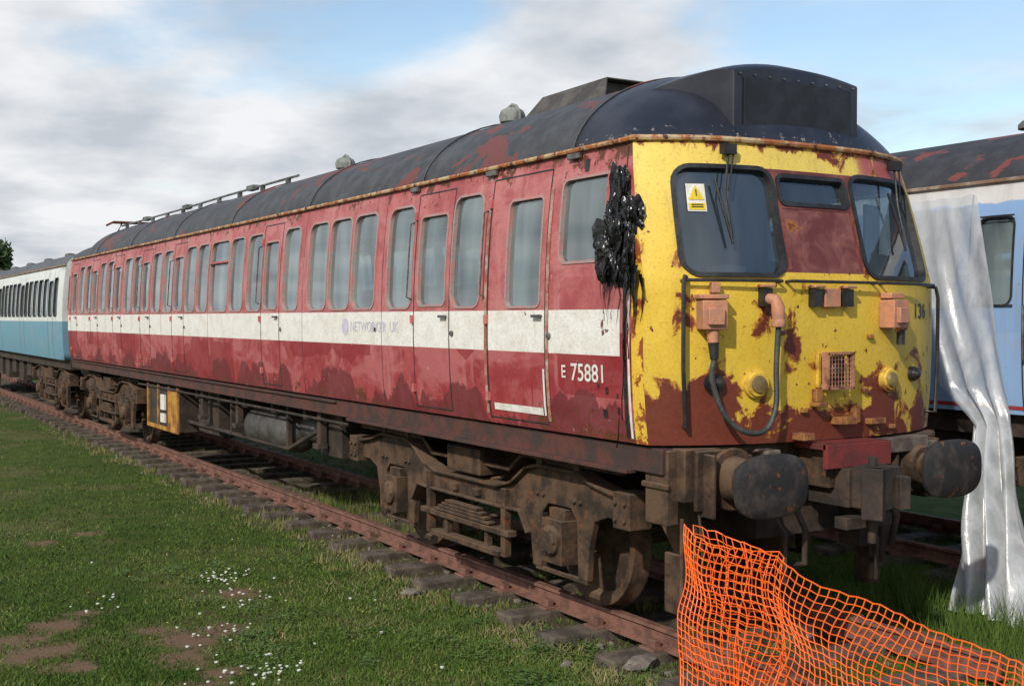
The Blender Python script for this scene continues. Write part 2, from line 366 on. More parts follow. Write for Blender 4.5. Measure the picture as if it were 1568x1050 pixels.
# ---------------------------------------------------------------- bogie
def bogie(par,cx,yc=0,front=True):
    fr=MB(); wh=MB(); de=MB()
    AX=1.46
    half=[(0,.72),(.55,.72),(.80,.78),(1.02,.92),(1.20,.96),(1.75,.96),(1.95,.90),(2.2,.86),(2.42,.86),(2.42,.68),(2.1,.68),(1.93,.62),(1.86,.40),(1.84,.16),(1.72,.16),(1.70,.60),(1.62,.68),(1.30,.68),(1.22,.60),(1.20,.16),(1.08,.16),(1.04,.42),(.92,.58),(.7,.57),(0,.57)]
    poly=[(cx+a,b) for a,b in half]+[(cx-a,b) for a,b in half[::-1][1:-1]]
    for sg in (-1,1):
        y=yc+sg*1.12
        fr.prism(poly,y-.03,y+.03)
        top=half[:9]
        for s2 in (-1,1):
            for (a,b),(c,d) in zip(top,top[1:]):
                m=((a+c)/2,(b+d)/2); L=math.hypot(c-a,d-b); an=math.atan2(d-b,c-a)
                fr.box(cx+s2*m[0],y,m[1]+.008,L+.02,.17,.024,('Y',-an*s2))
            for (a,b),(c,d) in zip([half[24],half[23],half[22]],[half[23],half[22],half[21]]):
                L=math.hypot(c-a,d-b); an=math.atan2(d-b,c-a)
                fr.box(cx+s2*(a+c)/2,y,(b+d)/2-.008,L+.02,.16,.022,('Y',-an*s2))
        yo=y+sg*.06
        fr.bb(cx-.80,cx+.80,yo-.04,yo+.05,.33,.38)
        fr.bb(cx-.62,cx+.62,yo-.03,yo+.08,.14,.19)
        for k in range(4): de.bb(cx-.50+k*.07,cx+.50-k*.07,yo-.05,yo+.02,.392+k*.03,.415+k*.03)
        for s2 in (-1,1):
            fr.bb(cx+s2*.68-.035,cx+s2*.68+.035,yo-.02,yo+.05,.15,.72)
            fr.bb(cx+s2*.36-.025,cx+s2*.36+.025,yo+.0,yo+.06,.16,.36)
            fr.bb(cx+s2*.2-.05,cx+s2*.2+.05,yo-.02,yo+.09,.60,.66)
            ax=cx+s2*AX
            de.bb(ax-.14,ax+.14,y-.10,y+.09,.24,.58)
            de.bb(ax-.11,ax+.11,y-.05,y+.08,.58,.66)
            de.lathe([(0,sg*.16),(.08,sg*.155),(.115,sg*.13),(.125,sg*.05)],(ax,y,.42),'y',20)
            for q in range(6):
                an=q*math.pi/3; de.tube([(ax+.095*math.cos(an),y+sg*.10,.42+.095*math.sin(an)),(ax+.095*math.cos(an),y+sg*.155,.42+.095*math.sin(an))],.012,6)
            fr.bb(ax-.36,ax+.36,y-.02,y+.02,.13,.165)
            for q in (-.30,.30,-.22,.22): fr.tube([(ax+q,y+sg*.02,.74),(ax+q,y+sg*.055,.74)],.018,6)
            fr.bb(cx+s2*2.36-.1,cx+s2*2.36+.1,y-.1,y+.1,.64,.90)
            for q in (.7,.82): fr.tube([(cx+s2*2.3,y+sg*.1,q),(cx+s2*2.3,y+sg*.125,q)],.016,6); fr.tube([(cx+s2*2.41,y+sg*.1,q),(cx+s2*2.41,y+sg*.125,q)],.016,6)
            de.tube([(cx+s2*.9,y-sg*.1,.84),(cx+s2*.95,y-sg*.1,.28)],.03)
            de.tube([(ax-.3,y,1.0),(ax+.3,y,1.0)],.022)
            de.bb(ax-.30,ax-.22,y-.05,y+.05,.95,1.06); de.bb(ax+.22,ax+.30,y-.05,y+.05,.95,1.06)
            bx=cx+s2*(AX-.57); de.bb(bx-.05,bx+.05,yc+sg*.66,yc+sg*.80,.25,.58)
            de.bb(bx-.02,bx+.02,yc+sg*.70,yc+sg*.76,.5,.95)
            cz=.375
            wh.lathe([(.03,sg*.10),(.09,sg*.10),(.11,sg*.03),(.40,sg*-.01),(.43,sg*.05),(.505,sg*.06),(.51,sg*-.03),(.535,sg*-.06),(.535,sg*-.08),(.43,sg*-.08),(.40,sg*-.05),(.1,sg*-.05)],(ax,yc+sg*.74,cz),'y',40)
            wh.tube([(ax,yc,cz),(ax,yc+sg*1.1,cz)],.075,14)
            hx=[]
            for q in range(60):
                an=q*.62; hx.append((cx+s2*.28+.085*math.cos(an),y-sg*.14+.085*math.sin(an),.24+q*.0105))
            de.tube(hx,.016,6)
        de.tube([(cx-2.3,y+sg*.02,1.0),(cx-.9,y+sg*.02,1.0),(cx-.7,y+sg*.02,.88),(cx+.7,y+sg*.02,.88),(cx+.9,y+sg*.02,1.02),(cx+2.3,y+sg*.02,1.02)],.018)
    fr.bb(cx-.30,cx+.30,yc-1.2,yc+1.2,.78,1.0)
    for s2 in (-1,1):
        fr.bb(cx+s2*.62-.06,cx+s2*.62+.06,yc-1.1,yc+1.1,.58,.72)
        fr.bb(cx+s2*2.36-.05,cx+s2*2.36+.05,yc-1.1,yc+1.1,.68,.84)
    de.bb(cx-.6,cx+.6,yc-.5,yc+.5,.3,.75)
    fr.obj('bogie_frame',GRIME,par,.008); wh.obj('wheels_and_axles',GRIME,par,0,40); de.obj('axleboxes_and_springs',GRIME,par,.004,35)

# ---------------------------------------------------------------- RED CARRIAGE
car=empty('red_railway_carriage')
WZ=(2.23,3.15); DZ=(2.25,3.03)
holes=[(-1.02,-.36,2.54,3.13,'c'),(-1.766,-1.285,2.225,3.04,'d')]
for a,b,k in [(2.205,2.69,'w'),(2.814,3.318,'d'),(3.47,3.985,'w'),(4.283,4.825,'w'),(4.907,5.448,'w'),(5.52,6.05,'w'),(6.35,6.836,'w'),(7.035,7.492,'d'),
      (7.60,8.128,'w'),(8.307,8.842,'w'),(8.927,9.71,'w'),(9.83,10.336,'w'),(10.44,10.94,'w'),(11.08,11.54,'d'),(11.65,12.18,'w'),(12.33,12.86,'w'),
      (13.05,13.5,'d'),(13.62,14.12,'w'),(14.26,14.78,'w'),(15.05,15.5,'d'),(15.62,16.12,'w'),(16.26,16.78,'w'),(17.0,17.45,'d'),(17.57,18.05,'w'),(18.2,18.7,'w'),(18.95,19.4,'d')]:
    z=WZ if k=='w' else DZ
    holes.append((-b,-a,z[0],z[1],k))
body=MB(); frame=MB(); glass=MB()
for sg in (-1,1):
    f=mk_side(sg)
    sheet(body,f,-19.8,0,1.29,3.34,holes)
    for h in holes:
        window(f,h,.10 if h[4]=='w' else (.05 if h[4]=='d' else .06),body,frame,glass)
endwall(body,-19.8,0,0,.42)
body.obj('body_sides',RED,car,0,35)
frame.obj('window_frames',FRAME,car,0,30)
glass.obj('window_glass',GLASS,car,0,60,True,False)
mb=MB(); f=mk_side(-1)
mb.add([f(-.47,2.54,.012),f(-.39,2.54,.012),f(-.39,3.13,.012),f(-.47,3.13,.012),f(-.47,2.54,-.03),f(-.39,2.54,-.03),f(-.39,3.13,-.03),f(-.47,3.13,-.03)],[(0,1,2,3),(0,3,7,4),(1,5,6,2)])
mb.bb(-9.71,-8.927,-1.40,-1.37,2.86,2.885)
mb.obj('window_bars',PINK,car)
seam=MB(); hinge=MB(); hand=MB(); orr=MB()
doors=[(h[0]-.09,h[1]+.09) for h in holes if h[4]=='d']
doors[0]=(-2.06,-1.2)
for (a,b) in doors:
    for sg in (-1,1):
        f=mk_side(sg)
        for xx in (a,b):
            seam.grid(lambda u,z:f(u,z,.0025),[xx-.007,xx+.007],brk([1.33,3.24],.15))
        seam.grid(lambda u,z:f(u,z,.0025),[a,b],[3.234,3.246])
        seam.grid(lambda u,z:f(u,z,.0025),[a,b],[1.33,1.342])
        for hz in (1.5,2.12,3.05):
            p=f(a-.005,hz); hinge.box(p.x,p.y+sg*.012,hz,.035,.035,.075)
        p=f(b-.09,2.14); hand.box(p.x,p.y+sg*.03,2.145,.11,.016,.022); hand.tube([(p.x+.04,p.y,2.145),(p.x+.04,p.y+sg*.035,2.145)],.012)
        p=f(b+.06,2.05); hand.lathe([(.0,sg*.02),(.022,sg*.018),(.022,0)],(p.x,p.y,2.0),'y',12)
        q0,q1=f(a-.05,2.3),f(a-.05,3.0)
        hand.tube([q0,q0+Vector((0,sg*.05,.02)),q1+Vector((0,sg*.05,-.02)),q1],.009,6)
f=mk_side(-1)
seam.grid(lambda u,z:f(u,z,.003),[-.225,-.185],brk([1.32,3.3],.15))
for xx in (-4.1,-6.2,-9.78,-12.25,-14.2,-16.2,-18.1):
    seam.grid(lambda u,z:f(u,z,.0022),[xx-.003,xx+.003],brk([1.3,3.3],.15))
seam.obj('door_shut_lines',RUBBER,car,0,None,True,False); hinge.obj('door_hinges',PINK,car,.004); hand.obj('door_handles',METAL,car,0,40)
for xx in (-1.17,-2.09):
    orr.grid(lambda u,z:f(u,z,.006),[xx-.020,xx+.020],brk([1.36,3.1],.15))
orr.obj('rusty_door_edges',simple('rusty_trim',(.34,.10,.06),(.50,.34,.28),9,.8),car)
mb=MB(); mb.grid(lambda u,z:f(u,z,.006),[-1.98,-1.25],[1.40,1.455]); mb.grid(lambda u,z:f(u,z,.006),[-1.235,-1.21],brk([1.40,1.75],.1)); mb.grid(lambda u,z:f(u,z,.0045),[-.17,-.145],brk([1.32,2.5],.1)); mb.obj('white_door_sill',WHITE,car)
mb=MB()
for (x,z,w,h) in [(-.45,1.47,.05,.06),(-.29,1.5,.03,.05),(-.42,1.63,.03,.05),(-.3,1.60,.02,.03),(-4.25,2.02,.05,.04),(-.75,3.22,.05,.09),(-.52,1.66,.02,.03)]:
    mb.grid(lambda u,zz:f(u,zz,.004),[x-w/2,x+w/2],[z-h/2,z+h/2])
mb.obj('paint_loss_patches',BLACK,car)
mb=MB()
for sg in (-1,1):
    mb.tube([(x_,sg*1.335,3.345) for x_ in np.linspace(-.30,-19.8,30)],.019,8)
fc=[Vector((F(t)-.25+.012,t*1.325,3.35)) for t in np.linspace(-1,1,41)]
fc=[Vector((-.3,-1.335,3.345))]+fc+[Vector((-.3,1.335,3.345))]
mb.tube(fc,.021,8)
mb.obj('rain_gutter',ORUST,car,0,40)
mb=MB()
for x_ in (-.9,-2.1,-3.5): mb.box(x_,-1.345,3.30,.16,.03,.04)
mb.obj('gutter_brackets',METAL,car,.004)
# cab front
body=MB(); frame=MB(); glass=MB()
ch=[(-1.17,-.45,2.43,3.14),(.36,1.17,2.43,3.14),(-.37,.27,2.93,3.10)]
sheet(body,cab,-1.41,1.41,1.29,3.34,ch,.06,.08)
for h in ch: window(cab,h,.10 if h[3]>3.11 else .03,body,frame,glass,.03,.014,.03)
body.obj('cab_front',YEL,car,0,40)
frame.obj('windscreen_seals',RUBBER,car,0,30); glass.obj('windscreen_glass',WGLASS,car,0,60,True,False)
mb=MB()
for s in (-.385,.295):
    mb.grid(lambda v,z:cab(v,z,.0045),[s-.012,s+.012],brk([2.46,3.14],.1))
mb.grid(lambda v,z:cab(v,z,.0045),list(np.linspace(-.37,.28,8)),[2.885,2.905])
mb.obj('centre_panel_trim',simple('maroon_trim',(.16,.03,.03),(.25,.08,.06),8,.6),car,0,None,True,False,.01)
# dome
mb=MB()
def dome(q,t):
    xg=F(t)-.25; x0=-.95
    x=x0+(xg-x0)*q
    zz=roofz(t)*(max(0,1-q**2.0))**.70
    return (x,t*1.31,3.345+zz)
mb.grid(dome,[0,.1,.2,.3,.4,.5,.58,.66,.73,.8,.86,.91,.95,.98,.995,1.0],TS)
mb.obj('cab_roof_dome',DOME,car,0,60)
mb=MB()
def sec(x,w,top,crown,base,n=12):
    pts=[(x,-w-.03,base),(x,-w-.03,top)]
    for k in range(1,n): 
        a=-w+2*w*k/n; pts.append((x,a-.03,top+crown*(1-(a/w)**2)))
    pts+=[(x,w-.03,top),(x,w-.03,base)]; return pts
S=[sec(.0,.60,3.83,.055,3.37),sec(-.02,.615,3.85,.06,3.36),sec(-.2,.64,3.87,.10,3.4),sec(-.45,.74,3.83,.16,3.4),sec(-.7,.88,3.76,.24,3.4),sec(-1.0,1.05,3.66,.34,3.4)]
n=len(S[0]); vv=[p for s_ in S for p in s_]; ff=[(k*n+i,k*n+i+1,(k+1)*n+i+1,(k+1)*n+i) for k in range(len(S)-1) for i in range(n-1)]
ff.append(tuple(range(n))); mb.add(vv,ff)
mb.obj('destination_box',DOME,car,0,40)
mb=MB(); mb.bb(.004,.012,-.55,.49,3.45,3.80); mb.obj('destination_blanking_plate',simple('matt_black_plate',(.008,.009,.012),(.018,.019,.026),5,.5),car,.003)
mb=MB()
for a in np.linspace(-.58,.52,9):
    for z in (3.42,3.82): mb.lathe([(0,.012),(.008,.01),(.009,0)],(.002,a,z),'x',8)
mb.obj('plate_screws',METAL,car)
mb=MB(); roof(mb,-18.3,-.93,0,0,RISE,30); mb.obj('roof',ROOF,car,0,60)
mb=MB(); roof(mb,-19.85,-18.3,0,0,.42,3); 
p=[(-18.3,t*1.31,3.34+roofz(t)) for t in TS]; mb.add(p,[tuple(range(len(p)))]); mb.obj('pantograph_well',ROOF,car,0,50)
mb=MB()
for x in (-.96,-3.4,-6.2,-9,-11.8,-14.6,-17.4):
    mb.tube([(x,t*1.318,3.345+roofz(t)*1.008) for t in TS],.008,6)
mb.obj('roof_joint_strips',ROOF,car,0,60)
mb=MB()
b=[(-1.62,-.58,3.82),(-1.62,.58,3.82),(-3.05,.58,3.82),(-3.05,-.58,3.82)]
tp=[(-1.85,-.38,4.14),(-1.85,.38,4.14),(-2.85,.38,4.13),(-2.85,-.38,4.13)]
mb.add(b+tp,[(1,2,6,5),(2,3,7,6),(3,0,4,7),(4,5,6,7)])
mb.add([(-1.9,-.5,3.85),(-1.9,.5,3.85),(-1.95,.38,4.12),(-1.95,-.38,4.12)],[(0,1,2,3)])
mb.obj('roof_ventilation_duct',simple('duct_brown_grey',(.05,.045,.040),(.10,.09,.078),4,.7),car,0,None,True,False,.012)
mb=MB()
for x,y in ((-3.6,-.25),(-7.7,-.25)):
    z=3.34+roofz(y/1.31)
    mb.lathe([(.09,-.02),(.09,.05),(.12,.06),(.13,.12),(.11,.17),(.06,.20),(0,.21)],(x,y,z-.02),'z',20)
    mb.tube([(x-.14,y,z+.0),(x-.14,y,z+.12),(x-.07,y,z+.19),(x,y,z+.21),(x+.07,y,z+.19),(x+.14,y,z+.12),(x+.14,y,z+.0)],.016,6)
mb.obj('roof_ventilators',simple('ventilator_grey',(.24,.26,.23),(.14,.14,.13),6,.7),car,0,45)
mb=MB()
yy=-.42; zt=3.34+roofz(yy/1.31)
mb.tube([(-8.9,yy,zt+.09),(-12,yy,zt+.10),(-15,yy,zt+.09),(-19.2,yy,zt+.10)],.018,8)
for x in np.arange(-9.3,-19,-1.05): mb.box(x,yy,zt+.04,.06,.06,.12)
for x in (-10.8,-14.3,-17.1): mb.box(x,yy,zt+.10,.30,.10,.07)
mb.obj('roof_conduit',simple('conduit_grey',(.16,.18,.17),(.07,.075,.07),6,.7),car,0,40)
mb=MB()
for y in (-.6,.6):
    mb.tube([(-18.5,y,3.80),(-19.3,y*.8,3.95),(-18.7,y*.9,4.08),(-18.8,y,4.10)],.022,6)
    for x in (-18.5,-19.4):
        mb.lathe([(.03,-.12),(.06,-.1),(.03,-.07),(.06,-.04),(.03,-.01),(.06,.02),(.03,.05)],(x,y,3.82),'z',10)
mb.tube([(-18.7,-.85,4.02),(-18.7,-.7,4.10),(-18.7,.7,4.10),(-18.7,.85,4.02)],.022,6); mb.tube([(-18.9,-.7,4.10),(-18.9,.7,4.10)],.022,6)
mb.tube([(-18.4,-.6,3.85),(-19.5,-.6,3.85),(-19.5,.6,3.85),(-18.4,.6,3.85),(-18.4,-.6,3.85)],.025,6)
mb.obj('pantograph',RUST,car)
mb=MB(); mb.bb(-19.7,-.1,-1.33,1.33,1.30,1.34)
mb.bb(-2.14,-2.10,-1.33,1.33,1.34,3.33); mb.bb(-19.7,-.8,-1.28,1.28,3.34,3.36); mb.bb(-11.0,-10.96,-1.33,1.33,1.34,3.3)
mb.obj('interior_walls',INTER,car)
mb=MB()
for x in np.arange(-2.7,-19,-.82):
    for y in (-.85,.75): mb.bb(x-.05,x+.05,y-.45,y+.45,1.34,2.42)
mb.bb(-.35,-.02,-1.1,1.1,2.1,2.36); mb.bb(-1.2,-1.1,-.95,-.5,1.9,2.6); mb.bb(-1.2,-1.1,.5,.95,1.9,2.6)
mb.obj('seats_and_driving_desk',SEAT,car,.02)
mb=MB()
mb.add([(-.80,-1.30,2.52),(-.52,-1.28,2.52),(-.60,-1.30,2.70),(-.68,-1.3,2.80),(-.62,-1.15,2.47)],[(0,1,2,3),(1,4,2)])
mb.box(-.10,.80,2.50,.22,.35,.22,('Z',.4)); mb.box(-.16,-.55,2.45,.12,.3,.10,('Z',.2)); mb.box(-.2,.95,2.75,.02,.25,.5,('Z',.3))
mb.obj('loose_papers_in_cab',WHITE,car)

def text(body_,f,u,z,size,mat,name,off=.005):
    c=bpy.data.curves.new(name,'FONT'); c.body=body_; c.size=size; c.resolution_u=4; c.offset=size*.012
    o=bpy.data.objects.new(name+'_tmp',c); scene.collection.objects.link(o)
    dg=bpy.context.evaluated_depsgraph_get(); dg.update()
    me=bpy.data.meshes.new_from_object(o.evaluated_get(dg)); bpy.data.objects.remove(o)
    for v in me.vertices:
        p=f(u+v.co.x,z+v.co.y,off); v.co=p
    me.materials.clear(); me.materials.append(mat)
    ob=bpy.data.objects.new(name,me); scene.collection.objects.link(ob); ob.parent=car
f=mk_side(-1)
text('E',f,-.985,1.70,.13,WHITE,'number_prefix'); text('75881',f,-.86,1.685,.175,WHITE,'running_number')
GH=simple('ghost_lettering',(.50,.48,.60),(.62,.58,.62),9,.6)
text('NETWORKER  UK',f,-4.85,2.0,.14,GH,'ghost_lettering',.003)
mb=MB(); c0=[f(-4.98+.085*math.cos(a),2.045+.085*math.sin(a),.003) for a in np.linspace(0,2*math.pi,25)[:-1]]; mb.add(c0,[tuple(range(24))]); mb.obj('ghost_logo',GH,car)
text('136',lambda a,b,c:cab(a,b,c),.90,2.13,.155,BLACK,'unit_number',.004)
sal=MB(); blk=MB(); 
def fit(mb,v,z,w,h,d,off=0):
    n=(cab(v,z,1)-cab(v,z,0)); p=cab(v,z,off+d/2); an=math.atan2(n.y,n.x)
    mb.box(p.x,p.y,p.z,d,w,h,('Z',an)); return p,n
fit(sal,-1.03,2.15,.17,.19,.14); fit(sal,-1.03,2.27,.20,.03,.12); fit(sal,-1.03,2.14,.11,.11,.17); fit(sal,-1.0,2.33,.06,.07,.06)
fit(sal,.54,2.16,.17,.20,.13); fit(sal,.54,2.29,.15,.04,.10); fit(sal,.54,2.15,.11,.11,.16)
fit(sal,-.06,2.27,.15,.13,.05)
for v in (-.21,.09,-.64): fit(blk,v,2.27,.075,.12,.06); fit(sal,v,2.345,.10,.02,.08)
c1=cab(-1.03,2.06,.08); sal.tube([c1,c1+Vector((.01,0,-.10))],[.045,.035],12)
blk.tube([c1+Vector((.01,0,-.09)),c1+Vector((.02,0,-.20))],[.038,.028],12)
s2=cab(-.60,2.24,.06); sal.tube([s2+Vector((-.03,-.03,.02)),s2+Vector((.03,-.01,.01)),s2+Vector((.045,0,-.04)),s2+Vector((.05,0,-.14))],[.04,.042,.045,.04],12)
sal.tube([s2+Vector((.05,0,-.12)),s2+Vector((.05,0,-.17))],.050,12)
lp=[c1+Vector((.02,0,-.19)),cab(-1.04,1.72,.10),cab(-.98,1.50,.13),cab(-.86,1.39,.15),cab(-.72,1.40,.15),cab(-.63,1.55,.13),cab(-.61,1.80,.11),s2+Vector((.05,0,-.16))]
def smoothp(p,n=6):
    out=[]
    for i in range(len(p)-1):
        a,b,c,d=p[max(0,i-1)],p[i],p[i+1],p[min(len(p)-1,i+2)]
        for k in range(n):
            t=k/n; out.append(.5*((2*b)+(c-a)*t+(2*a-5*b+4*c-d)*t*t+(3*b-3*c+d-a)*t**3))
    out.append(p[-1]); return out
cbl=MB(); cbl.tube(smoothp([Vector(q) for q in lp]),.019,10); cbl.obj('jumper_cable',simple('grey_cable',(.035,.038,.036),(.07,.07,.065),10,.5),car,0,60)
c3=cab(.60,2.06,.08); sal.tube([c3,c3+Vector((.01,0,-.02))],.045,12); blk.tube([c3,c3+Vector((.0,0,-.12))],.03,10)
yl=MB()
def lamp(v,z,r,mbr,mbl):
    n=(cab(v,z,1)-cab(v,z,0)).normalized(); a=cab(v,z,-.01)
    mbr.tube([a,a+n*.04],r*1.1,24); mbr.tube([a+n*.03,a+n*.06],[r*1.0,r*.92],24)
    mbl.tube([a+n*.055,a+n*.075,a+n*.085],[r*.72,r*.62,r*.2],20)
lens=MB(); rim=MB()
lamp(-.70,1.69,.088,yl,rim); lamp(.55,1.69,.082,yl,rim); lamp(-1.0,1.70,.062,blk,lens); lamp(.88,1.72,.05,blk,lens)
rim.obj('headlamp_cover',simple('olive_brass',(.30,.22,.07),(.16,.11,.05),9,.5),car,0,40)
fit(yl,-.06,1.77,.24,.24,.03); fit(blk,-.06,1.77,.19,.19,.07)
ms=MB(); q=cab(-.06,1.77,.08)
for k in range(8):
    o_=-.105+k*.03
    ms.tube([(q.x+.03,q.y-.115,q.z+o_),(q.x+.03,q.y+.115,q.z+o_)],.004,4); ms.tube([(q.x+.033,q.y+o_,q.z-.115),(q.x+.033,q.y+o_,q.z+.115)],.004,4)
ms.box(q.x+.02,q.y,q.z+.12,.06,.25,.015); ms.box(q.x+.02,q.y,q.z-.12,.06,.25,.015); ms.box(q.x+.02,q.y+.12,q.z,.06,.015,.25); ms.box(q.x+.02,q.y-.12,q.z,.06,.015,.25)
ms.obj('lamp_guard',simple('rusty_salmon',(.42,.20,.12),(.16,.06,.035),9,.7),car)
lens2=MB(); lens2.lathe([(0,.03),(.05,.02),(.06,0)],(q.x+.0,q.y,q.z),'x',20); lens2.obj('marker_lamp_lens',METAL,car,0,60)
rb=MB()
fit(rb,.05,1.42,.16,.05,.10); fit(rb,.18,1.46,.05,.12,.06); fit(rb,-.35,1.33,.10,.05,.12); fit(rb,.40,1.40,.16,.04,.06); fit(rb,-.18,1.60,.07,.09,.05); fit(rb,-.19,1.54,.09,.03,.09)
for v,z in ((-.9,1.45),(-.3,1.5),(.3,1.62),(.62,1.35),(-.5,2.03),(.35,2.0)):
    fit(rb,v,z,.05,.03,.03)
rb.obj('rusty_lamp_irons',simple('rust_yellow_iron',(.34,.15,.04),(.16,.05,.025),9,.75),car,.005)
blk.tube([cab(-1.20,1.42,.0),cab(-1.20,1.42,.07),cab(-1.20,1.8,.07),cab(-1.20,2.34,.07),cab(-1.19,2.39,.06),cab(-1.17,2.40,0)],.014,8)
blk.tube([cab(1.24,1.42,.0),cab(1.24,1.42,.07),cab(1.24,1.8,.07),cab(1.24,2.28,.07),cab(1.22,2.36,.06),cab(1.2,2.37,0)],.014,8)
for a,b in ((-1.2,-.52),(-.45,.38),(.46,1.2)):
    blk.tube([cab(a,2.375,0),cab(a,2.375,.05)]+[cab(v,2.375,.055) for v in np.linspace(a+.02,b-.02,8)]+[cab(b,2.375,.05),cab(b,2.375,0)],.011,6)
for v0,v1 in ((-.80,-.86),(.95,.84)):
    a=cab(v0,3.24,.05); b=cab(v1,2.95,.05); 
    blk.tube([cab(v0,3.26,0),a,b,cab(v1+.02,2.66,.03)],.009,6)
    blk.tube([a+Vector((0,.05,.01)),b+Vector((0,.03,.02))],.006,6)
    blk.tube([cab(v1-.05,3.05,.025),cab(v1+.02,2.62,.025)],.010,6)
    blk.box(a.x,a.y,a.z+.02,.05,.11,.07)
sal.obj('faded_orange_fittings',SALMON,car,.006,35); blk.obj('black_fittings',BLACK,car,0,35); yl.obj('yellow_fittings',YPAT,car,.004,35); lens.obj('lamp_lenses',LENS,car,0,50)
mb=MB(); mb.grid(lambda v,z:cab(v,z,-.02),[-1.10,-.97],[2.85,3.04]); mb.obj('warning_label',WHITE,car)
mb=MB(); mb.add([cab(-1.09,2.93,-.016),cab(-.98,2.93,-.016),cab(-1.035,3.03,-.016)],[(0,1,2)]); mb.grid(lambda v,z:cab(v,z,-.016),[-1.09,-.98],[2.86,2.905]); mb.obj('warning_triangle',simple('sign_yellow',(.8,.6,.02),(.7,.5,.02),9,.5),car)
mb=MB(); mb.tube([cab(-1.035,3.0,-.012),cab(-1.035,2.955,-.012)],.004,5); mb.grid(lambda v,z:cab(v,z,-.012),[-1.075,-.995],[2.892,2.898]); mb.grid(lambda v,z:cab(v,z,-.012),[-1.075,-.995],[2.876,2.882]); mb.obj('warning_print',BLACK,car)
def crumple(c,sc,amp,fr=6,sub=5,seed=0):
    bm=bmesh.new(); bmesh.ops.create_icosphere(bm,subdivisions=sub,radius=1)
    vs=[]
    for v in bm.verts:
        p=v.co.copy(); o_=Vector((seed,seed*2,0)); ps=Vector((p.x,p.y,p.z*.55))
        d=noise.noise(p*1.6+o_)*.8+(.45-abs(noise.noise(ps*fr*.5+o_)))*.8+(.4-abs(noise.noise(ps*fr*1.1+o_)))*.45
        q=p*(1+amp*(d-.3)); vs.append((c[0]+q.x*sc[0],c[1]+q.y*sc[1],c[2]+q.z*sc[2]))
    r=(vs,[tuple(v.index for v in f_.verts) for f_ in bm.faces]); bm.free(); return r
bg_=MB()
bg_.add(*crumple((-.33,-1.42,2.64),(.15,.08,.26),.7,6,5,1))
bg_.add(*crumple((-.29,-1.39,2.95),(.09,.05,.25),.7,6,4,4))
bg_.add(*crumple((-.17,-1.39,2.80),(.10,.06,.14),.7,6,4,8))
bg_.add(*crumple((-.14,-1.42,2.50),(.05,.04,.20),.7,6,4,12))
bg_.obj('torn_plastic_bag',BAG,car,0,None)
mb=MB()
def strip(x,z,L,w,y0):
    pts=[(x,y0,z)]; 
    for j in range(1,8): pts.append((pts[-1][0]+R(-.012,.014),pts[-1][1]+R(-.008,.008),z-L*j/7))
    for j,(a,b) in enumerate(zip(pts,pts[1:])):
        w0=w*(1-j/9); w1=w*(1-(j+1)/9)
        mb.add([a,(a[0]+w0,a[1]-.015,a[2]),(b[0]+w1,b[1]-.015,b[2]),b],[(0,1,2,3)])
for k in range(9): strip(R(-.46,-.12),R(2.40,2.6),R(.15,.34),R(.03,.06),-1.43-R(0,.05))
for k in range(6): strip(R(-.24,-.14),R(1.5,2.4),R(.25,.6),R(.015,.03),-1.425)
strip(-.10,2.48,.40,.09,-1.43); strip(-.04,2.42,.3,.06,-1.42)
mb.obj('torn_plastic_strips',BAG,car,0,None,False,False)
# underframe
mb=MB()
for sg in (-1,1):
    mb.bb(-19.8,.10,sg*1.24,sg*1.33,1.10,1.27)
    mb.bb(-19.8,-5.4,sg*1.30,sg*1.36,1.235,1.26)
    mb.bb(-5.0,-.2,sg*1.31,sg*1.40,1.08,1.11)
mb.obj('solebars',BROWN,car,.006)
mb=MB(); mb.bb(-19.8,.0,-1.24,1.24,1.12,1.285)
for x in np.arange(-5.6,-14.4,-1.1): mb.bb(x-.04,x+.04,-1.2,1.2,.95,1.12)
for sg in (-1,1):
    mb.tube([(-5.6,sg*1.12,1.1),(-7.4,sg*1.12,.55),(-12.0,sg*1.12,.55),(-13.9,sg*1.12,1.1)],.03,8)
    for x in (-7.4,-9.6,-12): mb.bb(x-.03,x+.03,sg*1.12-.03,sg*1.12+.03,.55,1.12)
    mb.tube([(-5.2,sg*1.29,1.02),(-14.2,sg*1.29,1.02)],.018,6)
    mb.bb(-6.3,-5.7,sg*.6,sg*1.15,.6,1.1); mb.bb(-11.3,-10.3,sg*.5,sg*1.1,.45,1.1)
    for x in (-6.1,-9.0,-10.6): mb.bb(x-.05,x+.05,sg*1.18,sg*1.26,.72,1.1); mb.bb(x-.08,x+.08,sg*1.18,sg*1.3,.68,.74)
mb.obj('underframe',DARK,car,.006)
mb=MB()
mb.lathe([(0,-.8),(.15,-.79),(.24,-.72),(.25,-.6),(.25,.6),(.24,.72),(.15,.79),(0,.8)],(-8.2,-.95,.72),'x',24)
mb.lathe([(0,-.5),(.12,-.49),(.17,-.42),(.17,.42),(.12,.49),(0,.5)],(-6.9,-.85,.80),'x',24)
mb.obj('air_reservoirs',simple('tank_grey',(.09,.08,.075),(.04,.035,.03),4,.6),car,0,50)
mb=MB(); mb.bb(-13.6,-11.75,-1.27,-.5,.38,1.04); mb.bb(-13.6,-11.75,.5,1.27,.38,1.04); mb.obj('equipment_case',DARK,car,.01)
mb=MB(); 
for x in (-13.6,-12.95,-12.3,-11.8): mb.bb(x-.02,x+.035,-1.295,-1.27,.36,1.06)
mb.bb(-13.6,-11.75,-1.29,-1.27,.36,.42); mb.bb(-12.28,-11.82,-1.285,-1.27,.42,1.0)
mb.obj('equipment_case_frame',YBOX,car)
mb=MB(); mb.bb(-12.75,-12.5,-1.30,-1.272,.48,.62); mb.bb(-12.75,-12.5,-1.30,-1.272,.68,.92); mb.obj('case_labels',WHITE,car)
